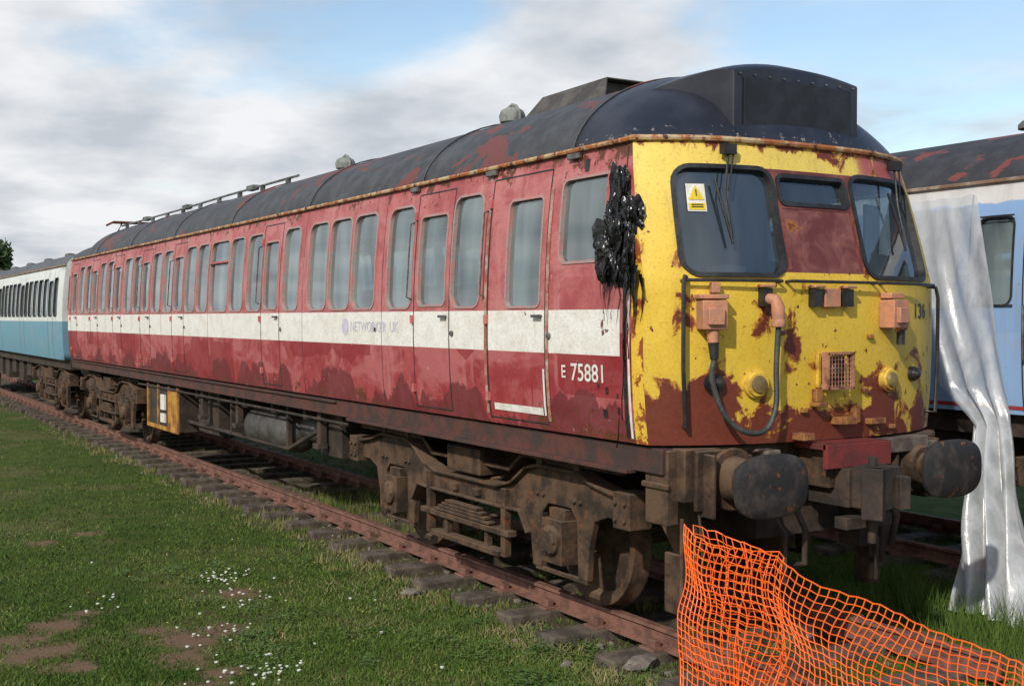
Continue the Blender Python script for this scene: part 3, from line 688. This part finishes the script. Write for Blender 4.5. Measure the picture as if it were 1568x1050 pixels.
bogie(car,-2.86); bogie(car,-17.1)
mb=MB()
mb.bb(.02,.20,-1.22,1.22,.92,1.27); mb.bb(.20,.24,-1.15,-.55,.86,1.26); mb.bb(.20,.24,.55,1.15,.86,1.26)
mb.bb(-.12,.12,-1.30,-1.20,.76,1.26); mb.bb(-.12,.12,1.20,1.30,.76,1.26); mb.bb(-.14,.14,-1.32,-1.29,1.0,1.04)
for sg in (-1,1):
    y=sg*.865
    mb.tube([(.18,y,1.06),(.40,y,1.06)],[.17,.14],24); mb.tube([(.38,y,1.06),(.62,y,1.06)],.095,20); mb.tube([(.24,y,1.06),(.28,y,1.06)],.21,24)
    for a_ in (.16,-.16):
        for b_ in (.14,-.14): mb.tube([(.24,y+a_,1.06+b_),(.27,y+a_,1.06+b_)],.022,6)
    mb.bb(.2,.34,y-.23,y-.20,.82,1.24); mb.bb(.2,.34,y+.20,y+.23,.82,1.24)
    mb.prism([(-.6,.9),(.05,.95),(-.05,.5),(-.18,.08),(-.27,.08),(-.25,.5)],sg*.93-.02,sg*.93+.02)
    mb.bb(-.29,-.13,sg*.88,sg*1.0,.08,.5)
mb.bb(.2,.5,-.22,.22,.98,1.24)
mb.obj('buffer_beam',GRIME,car,.01,35)
mb=MB()
for sg in (-1,1):
    y=sg*.865; P=[]
    rings=[(.615,.97),(.62,1.0),(.645,1.0),(.658,.93),(.668,.5),(.67,.02)]
    nn=36
    for xx,k in rings:
        for i in range(nn):
            a=2*math.pi*i/nn; ca,sa=math.cos(a),math.sin(a); e=.70
            P.append((xx,y+k*.31*math.copysign(abs(ca)**e,ca),1.06+k*.205*math.copysign(abs(sa)**e,sa)))
    fs=[(r_*nn+i,r_*nn+(i+1)%nn,(r_+1)*nn+(i+1)%nn,(r_+1)*nn+i) for r_ in range(len(rings)-1) for i in range(nn)]
    fs.append(tuple(range(nn))); fs.append(tuple((len(rings)-1)*nn+i for i in range(nn)))
    mb.add(P,fs)
def bufm():
    t=T('buffer_face'); nm=t.noise(5,8,.65)
    c=t.mix(t.ss(nm,.45,.65),(.020,.018,.018),(.065,.050,.042)); c=t.mix(t.ss(t.noise(9,8,.7),.60,.64),c,(.18,.065,.02))
    return t.fin(c,.6,0,t.bump(t.noise(25,6),.4,.01))
mb.obj('buffer_heads',bufm(),car,0,40)
mb=MB()
mb.bb(.25,.62,-.16,.16,.86,1.12); mb.box(.70,.02,1.0,.22,.26,.28,('Z',.2)); mb.box(.78,-.1,.97,.14,.09,.34,('Z',.5)); mb.box(.80,.13,.97,.14,.08,.22,('Z',-.3)); mb.bb(.55,.66,-.22,.22,.72,.80); mb.tube([(.68,.0,1.2),(.68,.0,.62)],.03,10)
mb.tube([(.3,.35,.95),(.45,.36,.7),(.42,.38,.42),(.3,.4,.40)],.025,8); mb.tube([(.3,-.4,.95),(.46,-.4,.72),(.44,-.38,.48),(.3,-.36,.44)],.022,8)
mb.tube([(.28,.52,1.0),(.42,.54,.72),(.36,.55,.5)],.028,8); mb.bb(.1,.3,.3,.62,.5,.8); mb.bb(-.3,.1,-.5,.5,.6,.92)
mb.tube([(.20,-1.1,.85),(.26,-1.12,.62),(.24,-1.1,.45)],.012,6)
mb.tube([(.24,-.55,.9),(.40,-.52,.68),(.38,-.50,.35)],.016,6); mb.tube([(.24,.2,.9),(.5,.25,.6),(.45,.3,.3)],.018,6)
mb.obj('coupler_and_hoses',DARK,car,.008,40)
mb=MB(); mb.bb(.25,.55,-.30,.32,1.245,1.285); mb.bb(.52,.56,-.30,.32,1.12,1.285); mb.obj('red_step_plate',simple('red_step',(.20,.03,.028),(.12,.03,.025),6,.6),car,.005)
mb=MB(); mb.bb(.24,.36,.42,.95,1.16,1.27); mb.box(.30,.98,1.10,.14,.12,.26); mb.box(.3,-.6,1.19,.16,.12,.12); mb.obj('beam_brackets',simple('beam_grey',(.16,.13,.10),(.08,.06,.05),6,.8),car,.01)

# ---------------------------------------------------------------- other carriages
def coach(name,x1,x0,yc,dz,side,roofm,holes,seams,bog,rise=.6):
    par=empty(name); body=MB(); fr=MB(); gl=MB()
    H=[(a,b,c+dz,d+dz,k) for a,b,c,d,k in holes]
    for sg in (-1,1):
        f=mk_side(sg,yc,dz,False)
        sheet(body,f,x0,x1,1.29+dz,3.34+dz,H,.8)
        for h in H: window(f,h,.08,body,fr,gl)
    endwall(body,x0,yc,dz,rise); endwall(body,x1,yc,dz,rise)
    body.obj('body_sides',side,par,0,35); fr.obj('window_frames',RUBBER,par); gl.obj('window_glass',GLASS,par,0,60,True,False)
    mb=MB(); roof(mb,x0,x1,yc,dz,rise,20); mb.obj('roof',roofm,par,0,60)
    mb=MB()
    for sg in (-1,1): mb.tube([(x0,yc+sg*1.33,3.345+dz),(x1,yc+sg*1.33,3.345+dz)],.02,6)
    mb.obj('rain_gutter',simple(name+'_gutter',(.20,.11,.07),(.35,.28,.2),5,.8),par)
    mb=MB(); f=mk_side(-1,yc,dz,False)
    for xx in seams: mb.grid(lambda u,z:f(u,z,.0025),[xx-.007,xx+.007],brk([1.32+dz,3.24+dz],.15))
    mb.obj('door_shut_lines',RUBBER,par,0,None,True,False)
    mb=MB(); mb.bb(x0,x1,yc-1.25,yc+1.25,1.08+dz,1.28+dz)
    L=x1-x0
    for k in range(7):
        xx=x0+L*(.30+.065*k); mb.bb(xx-.35,xx+.35,yc-1.15,yc+1.15,.5+dz+R(0,.25),1.1+dz)
    mb.bb(x1-.01,x1+.3,yc-.5,yc+.5,1.2+dz,3.2+dz)
    for sg in (-1,1): mb.tube([(x1,yc+sg*.865,1.06),(x1+.35,yc+sg*.865,1.06),(x1+.36,yc+sg*.865,1.06),(x1+.4,yc+sg*.865,1.06)],[.1,.1,.24,.24],16)
    mb.obj('underframe',DARK,par,.006)
    mb=MB()
    for xx in np.arange(x1-2.5,x0+1,-3.1):
        z=3.34+dz+rise-.03; mb.lathe([(.08,0),(.08,.08),(.14,.09),(.14,.13),(.10,.17),(0,.185)],(xx,yc-.2,z-.02),'z',16)
    mb.obj('roof_ventilators',simple(name+'_vent',(.12,.12,.11),(.07,.07,.06),6,.7),par,0,45)
    mb=MB(); mb.bb(x0+.05,x1-.05,yc-1.32,yc+1.32,1.30+dz,1.33+dz)
    for xx in np.arange(x1-1.5,x0+1,-.85): mb.bb(xx-.05,xx+.05,yc-1.2,yc-.3,1.33+dz,2.4+dz); mb.bb(xx-.05,xx+.05,yc+.3,yc+1.2,1.33+dz,2.4+dz)
    mb.obj('seats',SEAT,par)
    for b_ in bog: bogie(par,b_,yc)
    return par
BG=two_tone('blue_grey_livery',(.68,.71,.68),(.13,.30,.40),2.06,.35)
hs=[];sm=[]
x=-21.1
while x>-39:
    for kk,w in [('w',.42),('d',.46),('w',.55),('w',.55),('w',.55),('w',.55)]:
        if x-w<-39.5: break
        hs.append((x-w,x,2.25,3.02 if kk=='d' else 3.08,kk))
        if kk=='d': sm+=[x+.08,x-w-.08]
        x-=w+.16
blue1=coach('blue_grey_railway_carriage',-20.45,-40.2,0,-.07,BG,ROOF3,hs,sm,[-23.2,-37.4],.42)
BL=two_tone('faded_blue_livery',(.23,.37,.60),(.26,.40,.62),2.0,.3,(.62,.60,.58))
hs=[(-.70,-.36,2.25,3.02,'d'),(-1.7,-1.0,2.3,3.05,'w'),(.25,.95,2.3,3.05,'w'),(1.3,2.0,2.3,3.05,'w'),(2.4,3.1,2.3,3.05,'w')]
for x in np.arange(-3,-13,-1.1): hs.append((x-.75,x,2.3,3.05,'w'))
blue2=coach('faded_blue_railway_carriage',4.6,-14.5,4.27,0,BL,ROOF2,hs,[-.80,-.24,-.16,1.15],[2.0,-11.8],.58)
mb=MB(); f=mk_side(-1,4.27,0,False)
for xx in (-.20,-.9,.1): 
    q0,q1=f(xx,1.75),f(xx,2.25); mb.tube([q0,q0+Vector((0,-.05,.02)),q1+Vector((0,-.05,-.02)),q1],.012,6)
    mb.box(q0.x,q0.y-.02,1.9,.05,.03,.07)
mb.obj('door_handles',METAL,blue2)
mb=MB(); mb.grid(lambda u,z:f(u,z,.004),[-14,4.5],[1.33,1.365]); mb.obj('red_lining',simple('red_lining_paint',(.35,.03,.03),(.25,.05,.04),4,.6),blue2)
mb=MB(); mb.grid(lambda u,z:f(u,z,.012),[-1.85,-.92],brk([2.22,3.12],.15)); mb.obj('window_boarding',simple('grey_primer',(.36,.38,.40),(.50,.52,.54),3,.7),blue2)
mb=MB()
for z in (1.34,1.45,1.6,1.9,2.25,3.02):
    pass
mb.bb(-.73,-.33,2.842,2.85,2.235,2.25); mb.bb(-.73,-.33,2.865,2.873,3.02,3.035); mb.obj('door_window_trim',BLACK,blue2)

# ---------------------------------------------------------------- polythene sheet
mb=MB()
def sh(u,z):
    xl=float(np.interp(z,[-.33,1.2,1.5,3.22],[-.38,-.60,-1.0,-1.55])); xr=float(np.interp(z,[-.33,1.2,1.5,3.22],[.42,-.22,-.28,-.68]))
    y=float(np.interp(z,[-.33,.6,1.3,3.22],[2.25,2.5,2.74,2.83]))
    am=float(np.interp(z,[-.33,1.4,3.22],[.085,.030,.006]))
    x=xl+(xr-xl)*u
    y+=am*math.sin(u*22+z*.8+2*noise.noise(Vector((u*2,z,3))))+am*.7*noise.noise(Vector((u*5,z*1.2,1)))*2-am*.6
    x+=am*.8*noise.noise(Vector((u*7,z*1.5,5)))
    return (x,y,z+.05*noise.noise(Vector((u*6,9,1))))
mb.grid(sh,list(np.linspace(0,1,70)),list(np.linspace(3.22,-.33,80)))
mb.obj('polythene_sheet',POLY,None,0,80)

# ---------------------------------------------------------------- track
def track(name,yc,x0,x1):
    par=empty(name); r=MB(); s=MB(); c=MB()
    prof=[(-.035,0),(.035,0),(.037,-.025),(.012,-.045),(.010,-.115),(.07,-.135),(.07,-.15),(-.07,-.15),(-.07,-.135),(-.010,-.115),(-.012,-.045),(-.037,-.025)]
    for sg in (-1,1):
        n=len(prof); y=yc+sg*.72
        xs=list(np.linspace(x0,x1,8)); v=[(x,y+a,b-.15) for x in xs for a,b in prof]
        r.add(v,[(k*n+i,k*n+(i+1)%n,(k+1)*n+(i+1)%n,(k+1)*n+i) for k in range(7) for i in range(n)]+[tuple(range(n)),tuple(7*n+i for i in range(n))])
    x=x1-.35
    while x>x0:
        s.box(x+R(-.02,.02),yc+R(-.04,.04),-.365,.25,2.55,.14,('Z',R(-.015,.015)))
        for sg in (-1,1):
            c.box(x,yc+sg*.72,-.290,.17,.34,.03); c.box(x,yc+sg*.72-.10,-.25,.10,.06,.06); c.box(x,yc+sg*.72+.10,-.25,.10,.06,.06)
        x-=.72
    r.obj('rails',RAIL,par); s.obj('sleepers',SLEEP,par,.015); c.obj('rail_chairs',RAIL,par,.006)
track('railway_track',0,-60,1.15); track('railway_track.001',4.27,-60,12)

# ---------------------------------------------------------------- ground
dirt_pts=[(-2.87,-3.60,.34),(-3.15,-3.3,.26),(-2.5,-3.75,.30),(-3.3,-3.75,.2),(-3.9,-4.4,.30),(-4.2,-4.15,.2),(-3.15,-4.6,.36),(-3.6,-4.75,.34),(-2.7,-4.5,.22),(-4.3,-2.75,.2),(-1.75,-3.8,.25),(-2.0,-3.6,.2),(-8.1,-3.35,.22),(-7.7,-3.9,.2),(-.9,-2.9,.2)]
def gz(x,y):
    z=-.385+.030*noise.noise(Vector((x*.6,y*.6,0)))+.012*noise.noise(Vector((x*2.3,y*2.3,3)))
    if abs(y)<1.8: z+=.030*(1-abs(y)/1.8)
    if abs(y-4.27)<1.8: z+=.035*(1-abs(y-4.27)/1.8)
    return z
def axis(lo,hi,d0,d1,st):
    a=list(np.arange(d0,d1+.001,st)); out=a[:]
    s=st; v=d0
    while v>lo: s*=1.35; v-=s; out.insert(0,v)
    s=st; v=d1
    while v<hi: s*=1.35; v+=s; out.append(v)
    return out
gx=axis(-900,900,-26,8,.16); gy=axis(-900,900,-7.5,4.5,.16)
mb=MB(); mb.grid(lambda x,y:(x,y,gz(x,y)),gx,gy)
def ground_mat():
    t=T('grass_ground'); x,y,z=t.xyz()
    n1=t.noise(.8,5,.6); n2=t.noise(4,7,.7); n3=t.noise(35,5,.75)
    c=t.mix(t.ss(n2,.35,.65),(.045,.075,.015),(.085,.115,.026))
    c=t.mix(t.ma('MULTIPLY',t.ss(n1,.5,.68),.6),c,(.15,.125,.06))
    ay=t.ma('ABSOLUTE',y); d=t.ss(t.ma('ADD',ay,t.ma('MULTIPLY',n2,.9)),2.05,1.45)
    c=t.mix(t.ma('MULTIPLY',d,.85),c,t.mix(n3,(.06,.045,.03),(.15,.12,.085)))
    at=t.n('ShaderNodeAttribute',{'attribute_name':'dirt'}).outputs['Fac']
    c=t.mix(t.ss(t.ma('ADD',at,t.ma('MULTIPLY',t.ma('SUBTRACT',n2,.5),2.2)),.25,.8),c,t.mix(n3,(.14,.09,.055),(.25,.165,.105)))
    c=t.mix(t.ss(n3,.5,.8),c,(.03,.035,.012))
    return t.fin(c,.95,0,t.bump(n3,.8,.03),.1)
g=mb.obj('ground',ground_mat(),None,0,None,False,False)
for p in g.data.polygons: p.use_smooth=True
def dirtv(x,y):
    d=0
    for a,b,r in dirt_pts:
        q=((x-a)**2+(y-b)**2)/(r*r); d=max(d,math.exp(-q))
    return d
at=g.data.attributes.new('dirt','FLOAT','POINT'); at.data.foreach_set('value',[dirtv(v.co.x,v.co.y) if (-20<v.co.x<2 and -7<v.co.y<0) else 0. for v in g.data.vertices])

def blades(name,X,Y,Z,H,W,C,mat,lean=.5):
    n=len(X); th=rng.uniform(0,2*np.pi,n); la=rng.uniform(0,2*np.pi,n); ll=H*rng.uniform(.1,lean,n)
    co=np.zeros((n,3,3),np.float32)
    dx=np.cos(th)*W/2; dy=np.sin(th)*W/2
    co[:,0]=np.stack([X-dx,Y-dy,Z],1); co[:,1]=np.stack([X+dx,Y+dy,Z],1)
    co[:,2]=np.stack([X+np.cos(la)*ll,Y+np.sin(la)*ll,Z+H],1)
    me=bpy.data.meshes.new(name); me.vertices.add(3*n); me.vertices.foreach_set('co',co.ravel())
    me.loops.add(3*n); me.loops.foreach_set('vertex_index',np.arange(3*n,dtype=np.int32))
    me.polygons.add(n); me.polygons.foreach_set('loop_start',np.arange(0,3*n,3,dtype=np.int32)); me.polygons.foreach_set('loop_total',np.full(n,3,np.int32))
    me.update(); a=me.attributes.new('c','FLOAT','POINT'); a.data.foreach_set('value',np.repeat(C,3).astype(np.float32))
    me.materials.append(mat); o=bpy.data.objects.new(name,me); scene.collection.objects.link(o); return o
def blade_mat():
    t=T('grass_blades'); c_=t.n('ShaderNodeAttribute',{'attribute_name':'c'}).outputs['Fac']
    r=t.n('ShaderNodeValToRGB',None,{0:c_}); e=r.color_ramp.elements
    e[0].position=0; e[0].color=(.045,.085,.018,1); e[1].position=1; e[1].color=(.34,.27,.14,1)
    for p,c in ((.35,(.085,.140,.028,1)),(.6,(.13,.170,.045,1)),(.8,(.22,.20,.09,1))):
        q=e.new(p); q.color=c
    d=t.n('ShaderNodeBsdfDiffuse',None,{'Color':r.outputs[0]})
    t.nt.links.new(d.outputs[0],t.out.inputs[0]); return t.m
BM=blade_mat()
def vgz(X,Y):
    return np.array([gz(a,b) for a,b in zip(X,Y)])
n=350000
rr=1/np.sqrt(rng.uniform(1/34**2,1/6.5**2,n)); aa=rng.uniform(-.62,.62,n)
fx,fy=-.857,.515; rx,ry=.515,.857
X=6.18+rr*(fx+rx*aa); Y=-6.13+rr*(fy+ry*aa)
dv=np.array([dirtv(a,b) for a,b in zip(X,Y)])
nz_=np.array([noise.noise(Vector((a*.9,b*.9,7)))+.5*noise.noise(Vector((a*.35,b*.35,17))) for a,b in zip(X,Y)]); nz2=np.array([noise.noise(Vector((a*4,b*4,2))) for a,b in zip(X,Y)])
keep=(rng.uniform(0,1,n)>(dv*.95+nz2*.9+np.maximum(0,nz_-.1)*.9))&(Y<6)
und=(np.abs(Y)<1.15)&(X<.4); keep&=~(und&(rng.uniform(0,1,n)>.25))
ph=((X-1.15+.35)/.72)%1.0; slp=(np.abs(Y)<1.28)&((ph<.2)|(ph>.8)); keep&=~(slp&(rng.uniform(0,1,n)>.12))
tr=np.exp(-((np.abs(Y)-1.25)/.35)**2)
X,Y,rr,nz_,nz2,tr=[q[keep] for q in (X,Y,rr,nz_,nz2,tr)]; n=len(X)
H=rng.uniform(.014,.036,n)*(1+.5*nz2)*(1+rr*.015)+tr*rng.uniform(0,.05,n)*(nz2>.0)
W=rng.uniform(.006,.011,n)*(1+rr*.05)
C=np.clip(.37+.5*nz_+.3*nz2+rng.normal(0,.15,n)+tr*.22,0,1)
blades('grass',X,Y,vgz(X,Y)-.004,H,W,C,BM,1.3)
def clump(cx,cy,k,r,h0,h1,c0,c1):
    a=rng.uniform(0,2*np.pi,k); q=r*np.sqrt(rng.uniform(0,1,k)); return cx+q*np.cos(a),cy+q*np.sin(a),rng.uniform(h0,h1,k),rng.uniform(c0,c1,k)
P=[]
for i in range(190):
    x=R(-22,.8); y=random.choice((R(-1.75,-.85),R(-1.5,-1.1),R(-.6,.6))); dry=random.random()<.6
    P.append(clump(x,y,50,R(.05,.22),.03,R(.07,.16),.6 if dry else .2,1. if dry else .55))
for i in range(90):
    P.append(clump(R(-3,4),R(1.1,2.7),110,R(.15,.35),.10,R(.22,.42),.1,.55))
for i in range(75):
    dry=random.random()<.6
    P.append(clump(R(-9.5,-4.6),R(-.6,1.1),80,R(.08,.25),.06,R(.15,.36),.6 if dry else .15,.95 if dry else .6))
X,Y,H,C=[np.concatenate([p[i] for p in P]) for i in range(4)]
blades('tall_weeds',X,Y,vgz(X,Y)-.01,H,np.full(len(X),.008),C,BM,.6)
def leafm():
    t=T('weed_leaves'); n=t.noise(9,3); c=t.mix(t.ss(n,.3,.7),(.05,.11,.022),(.12,.20,.045)); return t.fin(c,.6)
mb=MB()
def leaf(x,y,z,s,mb):
    a=R(0,6.28); tl=R(-.5,.6); c,s_=math.cos(a),math.sin(a); w=s*.32
    p=[(0,0,0),(s*.5,-w,tl*s*.3),(s,0,tl*s*.5),(s*.5,w,tl*s*.3)]
    mb.add([(x+q[0]*c-q[1]*s_,y+q[0]*s_+q[1]*c,z+q[2]) for q in p],[(0,1,2,3)])
for i in range(100):
    cx=R(-2.2,1.0); cy=R(-2.0,-1.0)
    if i>60: cx=R(-5.6,-1.5); cy=R(-3.6,-1.6)
    sp=R(.04,.12)
    for k in range(40):
        x=cx+random.gauss(0,sp); y=cy+random.gauss(0,sp); leaf(x,y,gz(x,y)+R(0,.06),R(.02,.045),mb)
mb.obj('broadleaf_weeds',leafm(),None,0,None,False,False)
fl=MB(); yf=MB()
for cx,cy,k,r in [(-4.9,-2.71,30,.13),(-4.35,-2.8,10,.18),(-3.9,-2.8,12,.15),(-2.95,-3.5,12,.12),(-3.0,-3.2,6,.1),(-1.8,-3.45,26,.17),(-2.2,-3.3,12,.2),(-4.3,-4.0,10,.15),(-6,-1.9,6,.6),(-2,-2,6,1.2)]:
    for i in range(k):
        x=cx+random.gauss(0,r); y=cy+random.gauss(0,r); z=gz(x,y)+R(.025,.06); s=R(.009,.017)
        fl.lathe([(0,s*.3),(s,s*.1),(s*.8,-s*.5),(0,-s*.8)],(x,y,z),'z',7)
for i in range(40):
    x=R(-8,0); y=R(-4.5,-1.6); z=gz(x,y)+R(.04,.08); s=R(.006,.010); yf.lathe([(0,s*.4),(s,0),(0,-s*.4)],(x,y,z),'z',6)
fl.obj('white_clover_flowers',simple('white_petals',(.75,.76,.70),(.6,.62,.5),20,.8),None,0,None,False,False)
yf.obj('yellow_wildflowers',simple('yellow_petals',(.75,.6,.03),(.6,.4,.02),20,.8),None,0,None,False,False)
mb=MB()
def stone(x,y,z,sx,sy,sz):
    bm=bmesh.new(); bmesh.ops.create_icosphere(bm,subdivisions=2,radius=1); o_=Vector((R(0,99),R(0,99),0)); a=R(0,6.28)
    vs=[]
    for v in bm.verts:
        p=v.co*(1+.45*noise.noise(v.co*1.1+o_)); p.x=math.copysign(abs(p.x)**.75,p.x); p.z=math.copysign(abs(p.z)**.8,p.z)
        vs.append((x+(p.x*math.cos(a)*sx-p.y*math.sin(a)*sy),y+p.x*math.sin(a)*sx+p.y*math.cos(a)*sy,z+p.z*sz))
    mb.add(vs,[tuple(v.index for v in f_.verts) for f_ in bm.faces]); bm.free()
for i in range(750):
    x=R(-22,1.2); y=random.choice((R(-1.5,-.5),R(-1.2,-.8),R(-.6,.6),R(.8,1.5))); s=R(.010,.036); stone(x,y,gz(x,y)+s*.3,s,s*R(.6,1),s*.6)
for x,y,s in [(-.55,-1.05,.12),(.55,-1.35,.07),(1.5,-.5,.16),(1.9,-.2,.2),(-3.4,-1.45,.07)]:
    stone(x,y,gz(x,y)+s*.25,s*1.4,s,s*.5)
mb.obj('ballast_stones',STONE,None,0,None,False,False)

# ---------------------------------------------------------------- orange net fence
fen=empty('orange_mesh_fence')
def net(name,tp,bt,cell,seed,amp):
    def L(pts):
        d=[0]
        for a,b in zip(pts,pts[1:]): d.append(d[-1]+(Vector(b)-Vector(a)).length)
        return d
    d=L(tp); db=L(bt); N=int(d[-1]/cell)
    def at(pts,dd,s): 
        s=s*dd[-1]
        return Vector([float(np.interp(s,dd,[p[k] for p in pts])) for k in range(3)])
    M=int(1.2/cell); mb=MB()
    def fn(u,v):
        u2=u+.012*noise.noise(Vector((u*9,v*5,seed)))
        a=at(tp,d,min(1,max(0,u2))); b=at(bt,db,min(1,max(0,u2))); p=a.lerp(b,v)
        q=Vector((u*6,v*3,seed))
        p+=Vector((noise.noise(q)*amp,noise.noise(q+Vector((9,0,0)))*amp*1.5,noise.noise(q+Vector((0,9,0)))*amp*.4+.005*math.sin(u*300)))
        return tuple(p)
    mb.grid(fn,list(np.linspace(0,1,N+1)),list(np.linspace(0,1,M+1)))
    o=mb.obj(name,ORANGE,fen,0,None,False,False)
    m=o.modifiers.new('w','WIREFRAME'); m.thickness=.0095; m.use_even_offset=False; m.use_boundary=True
    return o
net('net',[(.71,-1.64,.90),(1.0,-1.60,.84),(1.37,-1.51,.80),(1.60,-1.46,.70),(2.0,-1.36,.61),(2.7,-1.22,.49),(3.8,-1.1,.40)],[(.74,-1.70,-.36),(1.1,-1.75,-.36),(1.5,-1.8,-.37),(1.9,-1.85,-.37),(2.4,-1.75,-.37),(3.1,-1.6,-.37),(3.9,-1.5,-.37)],.043,1,.09)
net('net_fold',[(.72,-1.58,.89),(1.0,-1.50,.84),(1.37,-1.47,.80)],[(.78,-1.60,-.36),(1.05,-1.55,-.37),(1.35,-1.45,-.37)],.046,4,.07)
mb=MB(); mb.tube([(.70,-1.66,-.5),(.70,-1.65,.93)],[.014,.012],8); mb.tube([(3.85,-1.1,-.5),(3.85,-1.1,.45)],.018,8); mb.obj('stakes',WOOD,fen)

# ---------------------------------------------------------------- trees
def tree(name,x,y,h,r,seed,nl=5000,ls=.22):
    par=empty(name); rd=random.Random(seed); tk=MB(); z0=-.4
    tk.tube([(x,y,z0),(x+.1,y,z0+h*.3),(x,y+.1,z0+h*.6)],[h*.035,h*.025,h*.012],8)
    cl=[]
    for i in range(16):
        a=rd.uniform(0,6.28); q=rd.uniform(.2,.8)*r; zz=z0+h*rd.uniform(.4,.92); c=(x+q*math.cos(a),y+q*math.sin(a),zz); cl.append((c,rd.uniform(.25,.42)*r))
        tk.tube([(x,y,z0+h*rd.uniform(.25,.5)),c],[h*.012,h*.004],5)
    tk.obj('trunk',WOOD,par); lf=MB()
    for i in range(nl):
        c,q=rd.choice(cl); p=Vector((rd.gauss(0,1),rd.gauss(0,1),rd.gauss(0,.8))).normalized()*q*rd.uniform(.55,1.1)
        o_=Vector(c)+p; a=Vector((rd.uniform(-1,1),rd.uniform(-1,1),rd.uniform(-1,1))).normalized()*ls; b=Vector((rd.uniform(-1,1),rd.uniform(-1,1),rd.uniform(-1,1))).normalized()*ls
        lf.add([o_,o_+a,o_+a+b,o_+b],[(0,1,2,3)])
    lf.obj('crown',LEAF,par,0,None,False,False)
def leafm2():
    t=T('tree_foliage'); n=t.noise(1.2,4); c=t.mix(t.ss(n,.35,.65),(.018,.035,.012),(.05,.085,.025)); return t.fin(c,.8)
LEAF=leafm2()
tree('tree',-59.1,1.4,6.9,1.7,1)
tree('tree.001',-60,3.9,5.4,1.3,2,3500)
mb=MB()
for i in range(24000):
    k=random.random()
    if k<.6: x=R(-160,60); y=45+R(-3,3)+6*math.sin(x*.05)
    else: x=-170+R(-4,4); y=R(-60,50)
    h=3.5+1.6*noise.noise(Vector((x*.12,y*.12,0)))*2
    z=-.4+h*random.random()**.8
    a=Vector((R(-1,1),R(-1,1),R(-1,1)))*.6; b=Vector((R(-1,1),R(-1,1),R(-1,1)))*.6; o_=Vector((x,y,z))
    mb.add([o_,o_+a,o_+a+b,o_+b],[(0,1,2,3)])
mb.obj('distant_hedgerow',LEAF,None,0,None,False,False)

# ---------------------------------------------------------------- sky & light
Sd=Vector((.45,-.74,.60)).normalized()
w=bpy.data.worlds.new('World'); scene.world=w; w.use_nodes=True; nt=w.node_tree; nt.nodes.clear()
def wn(t,props=None,ins=None):
    nd=nt.nodes.new(t)
    for k,v in (props or {}).items(): setattr(nd,k,v)
    for k,v in (ins or {}).items():
        if isinstance(v,bpy.types.NodeSocket): nt.links.new(v,nd.inputs[k])
        else: nd.inputs[k].default_value=v
    return nd
sky=wn('ShaderNodeTexSky',{'sky_type':'NISHITA','sun_disc':False,'sun_elevation':math.asin(Sd.z),'sun_rotation':math.atan2(Sd.x,Sd.y),'air_density':1.3,'dust_density':.3,'ozone_density':3.0})
bg1=wn('ShaderNodeBackground',None,{0:sky.outputs[0],1:.15})
tc=wn('ShaderNodeTexCoord'); sp=wn('ShaderNodeSeparateXYZ',None,{0:tc.outputs['Generated']})
def wm(op,a,b=0.,c=False): return wn('ShaderNodeMath',{'operation':op,'use_clamp':c},{0:a,1:b}).outputs[0]
zz=wm('ADD',wm('MAXIMUM',sp.outputs[2],0.),.20)
vec=wn('ShaderNodeCombineXYZ',None,{0:wm('DIVIDE',sp.outputs[0],zz),1:wm('DIVIDE',sp.outputs[1],zz),2:0.}).outputs[0]
n1=wn('ShaderNodeTexNoise',None,{'Vector':vec,'Scale':1.25,'Detail':7.,'Roughness':.56,'Distortion':.4}).outputs['Fac']
n2=wn('ShaderNodeTexNoise',None,{'Vector':vec,'Scale':2.0,'Detail':6.,'Roughness':.52}).outputs['Fac']
bias=wm('ADD',wm('MULTIPLY',sp.outputs[2],-.45),wm('MULTIPLY',sp.outputs[1],-.22))
fac=wn('ShaderNodeMapRange',{'interpolation_type':'SMOOTHSTEP'},{0:wm('ADD',n1,wm('ADD',bias,.26)),1:.40,2:.64,3:.10,4:.98}).outputs[0]
cr=wn('ShaderNodeValToRGB',None,{0:n2}); e=cr.color_ramp.elements; e[0].position=.38; e[0].color=(.58,.62,.68,1); e[1].position=.60; e[1].color=(.95,.96,.98,1)
bg2=wn('ShaderNodeBackground',None,{0:cr.outputs[0],1:.95})
mx=wn('ShaderNodeMixShader',None,{0:fac,1:bg1.outputs[0],2:bg2.outputs[0]})
ow=wn('ShaderNodeOutputWorld'); nt.links.new(mx.outputs[0],ow.inputs[0])
sl=bpy.data.lights.new('sun','SUN'); sl.energy=3.4; sl.angle=math.radians(1.2); sl.color=(1,.95,.87)
so=bpy.data.objects.new('sun',sl); scene.collection.objects.link(so); so.rotation_euler=(-Sd).to_track_quat('-Z','Y').to_euler(); so.location=(10,-20,20)
cd=bpy.data.cameras.new('camera'); cd.sensor_width=36; cd.lens=41.3; cd.clip_end=3000
co=bpy.data.objects.new('camera',cd); scene.collection.objects.link(co); co.location=(6.18,-6.13,2.13)
co.rotation_euler=Vector((-.857,.515,-.0211)).to_track_quat('-Z','Y').to_euler(); scene.camera=co
